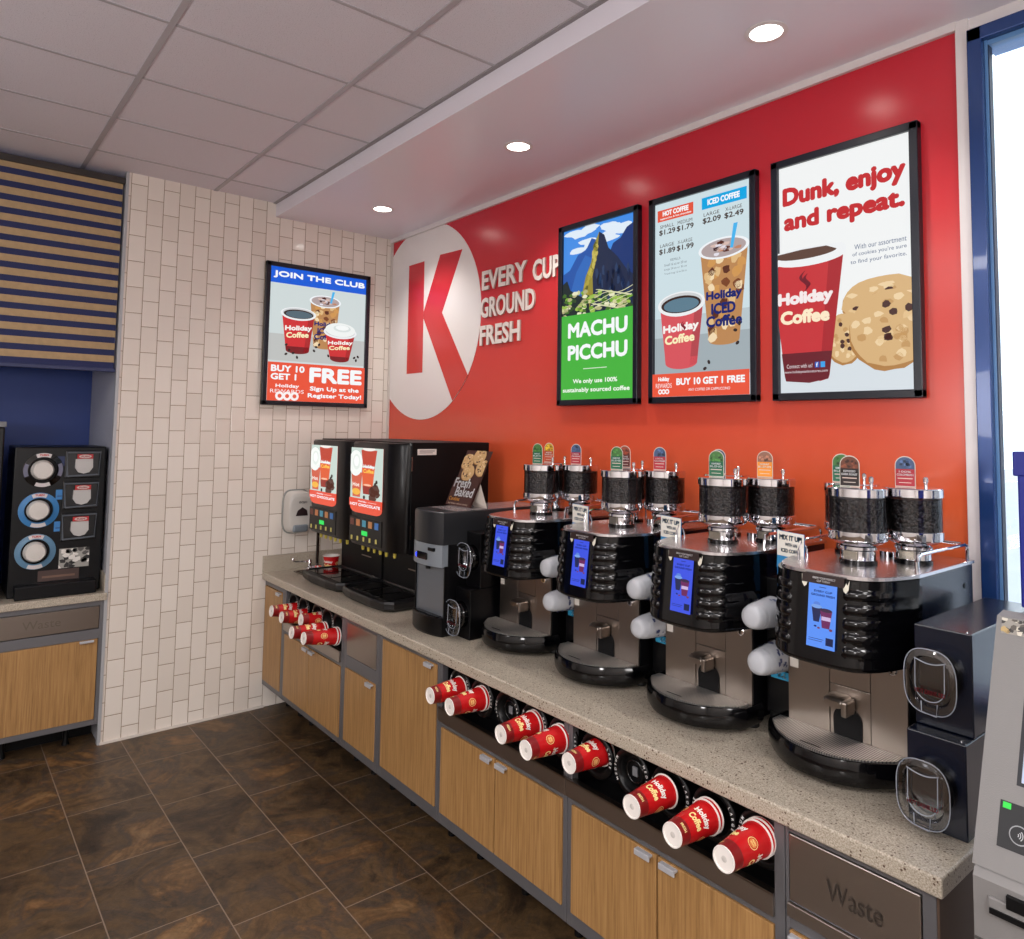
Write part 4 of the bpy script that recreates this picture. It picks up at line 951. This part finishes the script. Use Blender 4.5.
# tent card
MB().box(x0+.012, x1-.012, -.70, -.155, 1.4385, 1.4405, P('dispenser_top_sheen', (150, 140, 142), .12)).build('top_sheen', t)  # lighter sheet added on top, its grey stands in for the reflection
t = thing('tent_card', 'folded brown fresh baked cookies card standing on the water dispenser', 'sign', (1.76, -.54, 1.44))
O = Vector((1.645, -.56, 1.441)); U = Vector((.21, .0, 0)); Vv = Vector((.118, .04, .28)); Wd = U.length; Hh = Vv.length
class Skew(Art):
    def pt(s, u, v, l): return O+U*u+Vv*v+Vector((0, -1, .1))*(.0008*l)
a = Skew(O, (1, 0, 0), (0, 0, 1), Wd, Hh, 'ink'); rn = random.Random(4)
a.rect(0, 0, 1, 1, (72, 40, 34), 1)
for cu, cv in ((.2, .80), (.62, .90), (.9, .70), (.38, .60)): cookie(a, cu, cv, .24, .14, 2+int(cu*10), rn)
a.rect(0, 0, 1, .46, (72, 40, 34), 14)
a.text('Fresh', .05, .33, .72, .50, WHT, 15, .03); a.text('Baked', .22, .17, .95, .34, WHT, 15, .03); a.text('Cookies', .06, .09, .5, .16, (236, 170, 80), 15, .03); a.text('try them warm today', .08, .02, .9, .055, (220, 200, 180), 15, .0)
a.build('front_leaf', t)
MB().raw([O+Vector((0, .001, 0)), O+U+Vector((0, .001, 0)), O+U+Vv+Vector((0, .001, 0)), O+Vv+Vector((0, .001, 0))], [(0, 1, 2, 3)], INK((96, 70, 60))).raw([O+U*.6+Vv*.2+Vector((0, .006, 0)), O+U+Vv*.42+Vector((0, .003, 0)), O+U+Vector((.065, .05, 0)), O+U*.8+Vector((0, .05, 0))], [(0, 1, 2, 3)], INK((206, 196, 186))).build('back_leaf', t)

# ------------------------------------------------------------------ hot chocolate dispensers
def cocoa(x0, label):
    x1 = x0+.56
    t = thing('hot_chocolate_dispenser', label, 'drink dispenser', (x0+.28, -.45, CZ), 'hot chocolate dispensers on the counter')
    MB().box(x0, x1, -.655, -.14, 1.16, 1.752, BLACKM, .004).box(x0+.01, x1-.01, -.50, -.14, .885, 1.16, BLACKM, .003).build('cabinet', t)
    for dx in (.04, .52):
        for y in (-.46, -.18): MB().lathe([(.02, CZ), (.018, .89)], (x0+dx, y, 0), RUBBER, seg=12).build('foot', t)
    def dd(z, k=0): 
        xa, xb = x0+.002+k, x1-.002-k; p = [(xa, -.650), (xa, -.705), (xa+.02, -.722+k), (xa+.1, -.728+k), (xa+.38, -.728+k)]
        p += [(xb-.16+.16*math.sin(q), -.648-.080*math.cos(q)+k*.5) for q in [i*PI/20 for i in range(1, 10)]]
        return [(px, py, z) for px, py in p+[(xb, -.650)]]
    d = MB().loft([dd(1.165, .004), dd(1.172), dd(1.735), dd(1.745, .006)], P('cocoa_door_black', (8, 8, 10), .28, spec=.35), smooth=True).build('door', t)
    # lit graphic, rounded at the foot
    gx0, gx1, gz0, gz1 = x0+.014, x0+.392, 1.345, 1.712
    a = Art((gx0, -.7295, gz0), (1, 0, 0), (0, 0, 1), gx1-gx0, gz1-gz0, 'glow', 1.05); rn = random.Random(9)
    def body(v0, v1, c, l):
        e = [q/8 for q in range(9)]; ru, rv = .20, .085
        pts = [(0, v1)]+[(ru*(1-math.cos(k*PI/2)), rv*(1-math.sin(k*PI/2))) for k in e]+[(1-ru*(1-math.sin(k*PI/2)), rv*(1-math.cos(k*PI/2))) for k in e]+[(1, v1)]
        a.poly(pts, c, l)
    body(0, 1, (228, 84, 60), 1)
    a.rect(0, .22, 1, 1, (196, 212, 204), 2)
    a.poly([(.38, .72), (.76, .72), (.82, .97), (.33, .97)], (186, 62, 42), 3); a.ell(.57, .985, .2, .03, (236, 232, 226), 4); a.text('Holiday', .42, .68, .76, .75, WHT, 6, .04); a.text('Coffee', .42, .62, .74, .68, (250, 200, 90), 6, .04)
    a.poly([(.40, .36), (.70, .36), (.76, .70), (.36, .70)], (222, 92, 50), 3); a.poly([(.42, .30), (.68, .30), (.70, .42), (.40, .42)], (150, 50, 40), 4); a.ell(.55, .44, .12, .015, (244, 190, 160), 5)
    a.poly([(.08, .24), (.32, .24), (.38, .62), (.02, .62)], (206, 94, 70), 3); a.text('Hot', .08, .40, .3, .46, (246, 236, 226), 5, .04); a.ell(.2, .32, .13, .05, (240, 180, 70), 5)
    a.ell(.17, .76, .22, .20, (240, 244, 240), 6); a.ell(.2, .78, .12, .12, (224, 232, 226), 7); a.ell(.2, .79, .08, .08, (246, 248, 246), 8)
    for u, v, r in ((.80, .38, .14), (.72, .34, .12), (.86, .32, .10), (.70, .25, .12)): a.blob(u, v, r, r*.6, (84, 50, 42), 7, 7, .3, rn)
    for u, v in ((.84, .50), (.80, .46), (.47, .25)): a.ell(u, v, .035, .03, (40, 26, 26), 8, 10)
    a.rect(0, .10, 1, .22, (226, 78, 58), 9); a.text('Holiday', .3, .165, .56, .195, WHT, 10, .03); a.rect(.6, .178, .86, .184, (250, 220, 210), 10); a.text('HOT CHOCOLATE', .04, .105, .97, .15, WHT, 10, .05)
    a.build('lit_graphic', t)
    # keypad
    k = MB().box(x0+.014, x0+.395, -.732, -.724, 1.178, 1.322, BLACKS, .004).build('control_panel', t)
    for i_, c_ in enumerate(((120, 70, 60), (214, 140, 90), (90, 176, 206), (214, 150, 96), (70, 130, 206))): MB().box(x0+.03+.072*i_, x0+.072+.072*i_, -.7345, -.730, 1.272, 1.308, INK(c_), .001).build('flavor_square', k)
    MB().box(x0+.17, x0+.235, -.7345, -.730, 1.225, 1.25, GLOW((40, 220, 90), 1.0)).build('green_display', k)
    for i_ in range(5): MB().box(x0+.042+.072*i_, x0+.058+.072*i_, -.736, -.730, 1.188+.002*i_, 1.212+.002*i_, INK((206, 196, 110)), .002).build('button', k)
    for i_ in range(6): MB().lathe([(.010, 1.172), (.009, 1.140), (.007, 1.132)], (x0+.11+.068*i_, -.690+.012*(i_ > 4), 0), P('nozzle_yellow', (206, 190, 80), .35), seg=14).build('nozzle', t)
    MB().box(x0+.30, x0+.42, -.503, -.499, 1.03, 1.036, STEEL).build('slot_highlight', t)  # steel strip added as the highlight along the slot
    # drip tray
    o = [(x0+.005, -.50), (x0+.005, -.735), (x0+.04, -.775), (x0+.16, -.79), (x0+.40, -.79), (x0+.52, -.775), (x0+.555, -.735), (x0+.555, -.50)]
    cxx, cyy = x0+.28, -.62
    tr = MB().loft([[(cxx+(px-cxx)*k_, cyy+(py-cyy)*k_, z) for px, py in o] for k_, z in ((.93, CZ+.004), (.99, CZ+.018), (1, CZ+.045), (.98, CZ+.056), (.93, CZ+.058), (.91, CZ+.05))], P('tray_black', (20, 20, 22), .3), smooth=False).build('drip_tray', t)
    g_ = MB()
    for i_ in range(3): g_.box(x0+.06+.15*i_, x0+.19+.15*i_, -.74, -.55, CZ+.050, CZ+.0535, BLACKG, .001)
    g_.build('tray_grille', t)
    return t
cocoa(.318, 'tall black hot chocolate dispenser with lit picture, nearest the tile wall')
t2 = cocoa(.880, 'tall black hot chocolate dispenser with lit picture, beside the water dispenser')
a = Art((0, 0, 0), (0, 1, 0), (0, 0, 1), 1, 1, 'ink'); a.O = Vector((1.4405, -.62, 1.685)); a.W = .12; a.H = .032
a.rect(0, 0, 1, 1, (216, 206, 200), 1); a.rect(.1, .6, .9, .75, (130, 120, 120), 2); a.rect(.1, .3, .8, .42, (130, 120, 120), 2); a.build('side_sticker', t2)
for z in (1.60, 1.24): MB().box(1.439, 1.443, -.655, -.650, z, z+.075, STEEL).build('hinge', t2)
a = Art((1.33, -.60, CZ+.0005), (1, 0, 0), (0, 1, 0), .12, .07, 'ink'); a.rect(0, 0, 1, 1, (206, 190, 140), .5); o = a.mb.build('paper_slip', None, (1.39, -.56, CZ), fix=False)
_setup(o, 'small beige paper slip lying on the counter beside the water dispenser', 'paper')

# ------------------------------------------------------------------ sink corner
t = thing('sink', 'small steel sink let into the counter by the tile wall', 'sink', (.17, -.65, CZ))
MB().box(.115, .225, -.72, -.585, CZ, CZ+.003, P('sink_shade', (24, 22, 22), .25, metal=.6), .001).build('basin_shade', t)  # flat dark sheet stands in for the shade inside the basin
r4 = MB()
for q in ((.105, .235, -.73, -.72), (.105, .235, -.585, -.575), (.105, .115, -.72, -.585), (.225, .235, -.72, -.585)): r4.box(*q, CZ, CZ+.006, STEEL, .002)
r4.build('rim', t)
t = thing('faucet', 'chrome sink faucet with a tall dark pipe and a long lever by the tile wall', 'faucet', (.07, -.57, CZ))
MB().loft([[(.075+.035*k_*math.cos(q), -.565+.075*k_*math.sin(q), z) for q in [2*PI*i/24 for i in range(24)]] for k_, z in ((1, CZ), (1, CZ+.012), (.7, CZ+.022))], CHROME).build('base', t)
MB().tube([(.062, -.547, CZ+.015), (.062, -.547, 1.24), (.066, -.55, 1.272), (.09, -.565, 1.285), (.12, -.58, 1.272)], .010, P('dark_chrome', (70, 62, 60), .2, metal=1), 12).build('spout', t)
MB().lathe([(.014, CZ+.012), (.013, CZ+.055), (.010, CZ+.062), (0, CZ+.064)], (.07, -.605, 0), CHROME, seg=16).tube([(.07, -.605, CZ+.055), (.065, -.66, CZ+.052), (.06, -.70, CZ+.054), (.058, -.715, CZ+.066)], .005, CHROME, 8).lathe([(.008, CZ+.058), (.010, CZ+.068), (.006, CZ+.08), (0, CZ+.082)], (.058, -.715, 0), CHROME, seg=12).build('lever', t)
c_ = put_cup(Matrix.Translation((.268, -.542, CZ+.001)) @ Matrix.Rotation(-1.0, 4, 'Z') @ Matrix.Diagonal((1.15, 1.15, .74, 1)), 'red paper cup standing upright by the sink', 'paper cups in the slots under the counter')
if 'group' in c_: del c_['group']
# soap dispenser on the tiles
t = thing('soap_dispenser', 'white wall soap dispenser above the sink on the tile wall', 'soap dispenser', (0, -.69, 1.11))
SP = P('soap_white', (206, 202, 196), .3)
def so(x, k, z0=1.115, z1=1.395): 
    yc, zc, w2, h2 = -.692, (z0+z1)/2, .088*k, (z1-z0)/2*k
    return [(x, yc+w2*math.copysign(abs(math.cos(q))**.5, math.cos(q)), zc+h2*math.copysign(abs(math.sin(q))**.5, math.sin(q))) for q in [2*PI*i/32 for i in range(32)]]
MB().loft([so(.001, 1.05), so(.02, 1.06)], P('soap_back_grey', (150, 152, 148), .4)).build('back_plate', t)
MB().loft([so(.02, 1), so(.08, .98), so(.10, .90), so(.105, .75)], SP).build('cover', t)
a = Art((.1063, -.755, 1.14), (0, 1, 0), (0, 0, 1), .13, .22, 'ink')
a.poly([(.2, .42), (.85, .42), (.80, .58), (.55, .68), (.30, .58)], (40, 22, 24), 1); a.text('GOJO', .35, .78, .8, .86, (70, 70, 74), 1, .03); a.build('window', t)
MB().box(.085, .115, -.745, -.640, 1.125, 1.175, SILVER, .012).build('push_bar', t)

# ------------------------------------------------------------------ recess on the left: shade, cabinet, juice machine
BEI = (172, 146, 108); NVB = (34, 42, 86)
t = thing('window_shade', 'lowered beige and navy striped roller shade above the recess', 'shade', (-.03, -2.2, 3.27))
m = MB(); n = 15; z0, z1 = 2.150, 3.268; st = (z1-z0)/(n)
for i in range(n):
    zb = z0+i*st
    m.box(-.032, -.024, -2.95, -1.822, zb+.002, zb+st*.5, P('shade_navy', NVB, .8, noise=.2, nscale=120)); m.box(-.034, -.022, -2.95, -1.822, zb+st*.5, zb+st+.002, P('shade_beige', BEI, .75, noise=.18, nscale=40))
m.build('fabric', t)
MB().box(-.042, -.014, -2.95, -1.815, 2.130, 2.152, P('shade_bar', (44, 52, 92), .5), .003).build('bottom_bar', t)
MB().box(-.06, -.005, -2.95, -1.812, 3.262, 3.300, P('shade_rail', (52, 46, 44), .6), .004).build('head_rail', t)
t = thing('waste_cabinet', 'grey framed cabinet with steel waste flap and wooden door under the juice dispenser', 'cabinet', (-.25, -2.2, 0))
m = MB()
for y0, y1 in ((-1.832, -1.802), (-2.42, -2.39), (-3.0, -2.97)): m.box(-.03, .0, y0, y1, .12, .815, GREYM, .002)
for a0_, b0_ in ((.12, .15), (.60, .655), (.785, .815)): m.box(-.029, -.001, -3.0, -1.80, a0_, b0_, GREYM, .001)
m.box(-.55, -.03, -3.0, -1.80, .13, .815, BLACKM); m.build('face_frame', t)
MB().box(-.56, .022, -3.0, -1.802, .815, .856, QUARTZ, .004).build('worktop', t)
MB().box(-.56, .0, -1.816, -1.802, .856, .96, QUARTZ, .002).build('side_splash', t)
for y0, y1 in ((-2.388, -1.835), (-2.968, -2.422)):
    w_ = MB().box(-.02, .004, y0, y1, .66, .782, STEEL, .002).build('waste_flap', t)
    a = Art((.0045, (y0+y1)/2-.09, .70), (0, 1, 0), (0, 0, 1), .18, .045, 'ink'); V, F, q_ = glyph('Waste', .0); a.mb.raw([a.pt(x, y, 1) for x, y in V], F, P('embossed_mid', (128, 120, 112), .4, metal=.8)); a.build('engraving', w_)
    d = MB().box(-.02, .004, y0, y1, .152, .598, WOOD, .002).build('door', t); MB().box(.004, .02, y1-.09, y1-.02, .585, .597, HNDL, .002).build('handle', d)
MB().box(-.22, -.20, -3.0, -1.81, 0, .13, BLACKM).build('toe_shade', t)  # added black board, stands in for shade below the recess cabinet
for y in (-1.95, -2.25, -2.6): MB().lathe([(.02, 0), (.014, .03), (.014, .13)], (-.12, y, 0), BLACKM, seg=12).build('foot', t)

t = thing('juice_dispenser', 'black juice dispenser with three round dials on the recess cabinet', 'drink dispenser', (-.3, -2.06, .857))
jy0, jy1 = -2.272, -1.822
MB().box(-.50, -.10, jy0, jy1, .857, 1.69, P('juice_black', (8, 9, 13), .35, spec=.3), .008).build('cabinet', t)
MB().box(-.10, -.02, jy0+.03, jy1-.03, .857, .93, P('juice_black', (8, 9, 13), .35, spec=.3), .006).build('drip_tray', t)
a = Art((-.0985, jy0+.14, .935), (0, 1, 0), (0, 0, 1), .2, .06, 'ink'); a.rect(0, 0, 1, 1, (70, 52, 48), .5); a.rect(.1, .3, .9, .5, (110, 84, 70), 1); a.build('notice', t)
def dial(yc, zc, ring, lab):
    H = MB().lathe([(.098, 0), (.098, .006), (.070, .010), (.068, .004)], (-.10, yc, zc), ring, 'x', 36, caps=False).lathe([(0, .003), (.07, .003)], (-.10, yc, zc), BLACKM, 'x', 30, caps=False).build('dial', t)
    m = MB()
    for a_ in (PI/2, -PI/2)+((0, PI) if lab else ()):
        pts = [(-.0895, yc+r_*math.cos(q), zc+r_*math.sin(q)) for r_, rng in ((.095, range(9)), (.074, range(8, -1, -1))) for q in [a_-.42+.105*k for k in rng]]
        m.raw(pts, [tuple(range(18))], INK((206, 200, 200)) if a_ in (PI/2, -PI/2) else INK((110, 110, 130)))
        if a_ == PI/2:
            V, F, q_ = glyph('TURN', .04); m.raw([(-.0885, yc-.022+.044*x, zc+.079+.011*y) for x, y in V], F, INK((190, 40, 40)))
    m.build('ring_print', H, fix=False)
    MB().lathe([(.056, .004), (.054, .03), (.048, .045), (.046, .05), (0, .052)], (-.10, yc-.004, zc), P('dial_knob_white', (206, 202, 196), .35), 'x', 36, caps=False).build('knob', H)
dial(-2.135, 1.560, BLACKG, True); dial(-2.145, 1.335, P('dial_blue', (52, 120, 178), .35), False); dial(-2.15, 1.105, P('dial_steel_blue', (90, 130, 160), .35), False)
for i_, zc in enumerate((1.590, 1.412, 1.232)):
    yc = -1.935-.003*i_
    H = MB().box(-.10, -.088, yc-.098, yc+.085, zc-.080, zc+.080, P('tap_housing', (30, 31, 34), .2), .006).build('juice_tap', t)
    o = MB(); q_ = [(-.088, yc-.084), (-.060, yc-.070), (-.060, yc+.058), (-.088, yc+.070)]
    o.tube([(-.072, yc-.086, zc-.068), (-.072, yc-.090, zc+.068), (-.072, yc+.078, zc+.068), (-.072, yc+.074, zc-.060), (-.072, yc-.086, zc-.068)], .006, P('tap_edge', (90, 96, 104), .15), 8).build('clear_guard', H)
    pts = [(yc-.046, zc+.03), (yc+.04, zc+.03), (yc+.042, zc-.02), (yc+.024, zc-.046), (yc-.004, zc-.054), (yc-.030, zc-.046), (yc-.048, zc-.02)]
    MB().prism(pts, -.088, -.070, P('tap_white', (188, 186, 184), .4), 'yz').build('push_lever', H)
    a = Art((-.0695, yc-.040, zc+.032), (0, 1, 0), (0, 0, 1), .080, .026, 'ink'); a.rect(0, 0, 1, 1, (186, 36, 40), 1); a.ell(.5, .5, .4, .38, (216, 190, 186), 2); a.text('PUSH', .25, .3, .75, .7, (170, 30, 36), 3, .04); a.build('push_label', H)
a = Art((-.098, -2.035, 1.000), (0, 1, 0), (0, 0, 1), .15, .11, 'ink'); a.rect(0, 0, 1, 1, (160, 158, 152), 1); rn = random.Random(2)
for i_ in range(30): a.blob(rn.random(), rn.random(), .10, .11, rn.choice([(40, 40, 42), (226, 222, 216), (90, 88, 86)]), 2+i_ % 3, 8, .4, rn)
a.build('fruit_picture', t)
for zc in (1.60, 1.41, 1.23): a = Art((-.098, -2.068, zc-.02), (0, 1, 0), (0, 0, 1), .038, .056, 'ink'); a.rect(0, 0, 1, 1, (56, 126, 190) if zc < 1.5 else (40, 52, 90), 1); a.rect(.2, .3, .8, .4, (30, 60, 110), 2); a.build('blue_tag', t)
t = thing('drink_dispenser', 'dark dispenser left of the juice dispenser, cut off by the photo edge', 'drink dispenser', (-.3, -2.6, .857))
MB().box(-.50, -.06, -2.9, -2.325, .857, 1.80, P('juice_black', (8, 9, 13), .35, spec=.3), .008).build('cabinet', t)
MB().box(-.50, -.05, -2.9, -2.320, 1.80, 1.83, P('cap_grey', (110, 112, 116), .4), .003).build('top_cap', t)

# ------------------------------------------------------------------ payment kiosk and blue panel at the right edge
kx0, kx1 = 4.2, 4.62
t = thing('payment_kiosk', 'grey self service payment kiosk with slanted screen, at the end of the counter', 'kiosk', (4.41, -.8, 0))
side = [(-1.015, .992), (-.838, 1.446), (-.800, 1.452), (-.62, 1.40), (-.56, .99)]
MB().prism(side, kx0, kx1, KIOSK, 'yz').build('head', t)
MB().prism([(-1.020, .30), (-1.024, .975), (-1.012, .991), (-.56, .991), (-.56, .30)], kx0+.004, kx1-.004, KIOSK, 'yz').box(kx0+.04, kx1-.04, -.97, -.60, 0, .31, BLACKM, .004).build('pedestal', t)
vk = Vector((0, .177, .454)).normalized(); kb = Vector((kx0, -1.015, .992))
def kf(u, v): return kb+Vector((u, 0, 0))+vk*v
def kart(u, v, w, h): return Art(kf(u, v), (1, 0, 0), vk, w, h, 'ink')
a = kart(.062, .165, .30, .215); a.rect(0, 0, 1, 1, (24, 26, 34), .5); a.build('screen_bezel', t)
a = Art(kf(.070, .172), (1, 0, 0), vk, .28, .20, 'glow', 1.0); a.rect(0, 0, 1, 1, (206, 214, 240), 1.5); a.rect(.04, .8, .5, .9, (120, 140, 200), 2.5); a.build('screen', t)
a = kart(.010, .452, .12, .032); rn = random.Random(8); a.rect(0, 0, 1, 1, (150, 146, 138), .5)
for i_ in range(60): a.blob(rn.random(), rn.random(), .05, .16, rn.choice([(90, 84, 78), (206, 200, 186), (186, 160, 110), (60, 58, 58)]), 1+i_ % 3, 7, .4, rn)
a.build('holographic_sticker', t)
a = kart(.038, .047, .11, .084); a.rect(0, 0, 1, 1, (22, 24, 28), .8); r_ = a.build('card_reader', t)
a = Art(kf(.043, .118), (1, 0, 0), vk, .014, .011, 'glow', 1.2); a.rect(0, 0, 1, 1, (60, 220, 80), 3); a.build('status_light', r_)
a = kart(.056, .060, .036, .036); 
a.ell(.5, .5, .48, .48, (150, 152, 156), 2); a.ell(.5, .5, .42, .42, (22, 24, 28), 3)
for k_ in (.12, .22, .32): a.poly([(.38+k_*math.cos(q), .5+k_*math.sin(q)) for q in [-.8+.2*i for i in range(9)]]+[(.38+(k_-.04)*math.cos(q), .5+(k_-.04)*math.sin(q)) for q in [.8-.2*i for i in range(9)]], (190, 192, 196), 4)
for k_ in range(4): a.ell(.36+.30*k_, 1.42, .06, .06, (96, 98, 102), 2)
a.build('contactless_symbol', r_)
MB().box(kx0+.030, kx0+.20, -1.030, -1.018, .915, .950, KIOSK, .003).box(kx0+.034, kx0+.20, -1.034, -1.020, .921, .931, BLACKM).box(kx0+.062, kx0+.16, -1.033, -1.02, .942, .966, BLACKM, .001).build('receipt_slot', t)
MB().box(kx0+.004, kx1-.004, -1.0265, -1.020, .858, .862, P('kiosk_seam', (70, 68, 66), .6)).build('seam', t)
t = thing('display_panel', 'dark blue upright display panel behind the payment kiosk', 'panel', (4.38, -.72, 1.4))
MB().box(4.222, 4.56, -.76, -.70, 1.455, 1.80, P('panel_blue', (16, 30, 128), .4), .004).box(4.214, 4.56, -.762, -.70, 1.745, 1.80, P('panel_blue', (16, 30, 128), .4), .003).build('housing', t)
MB().box(4.36, 4.42, -.75, -.71, 1.36, 1.456, BLACKM).build('bracket', t)
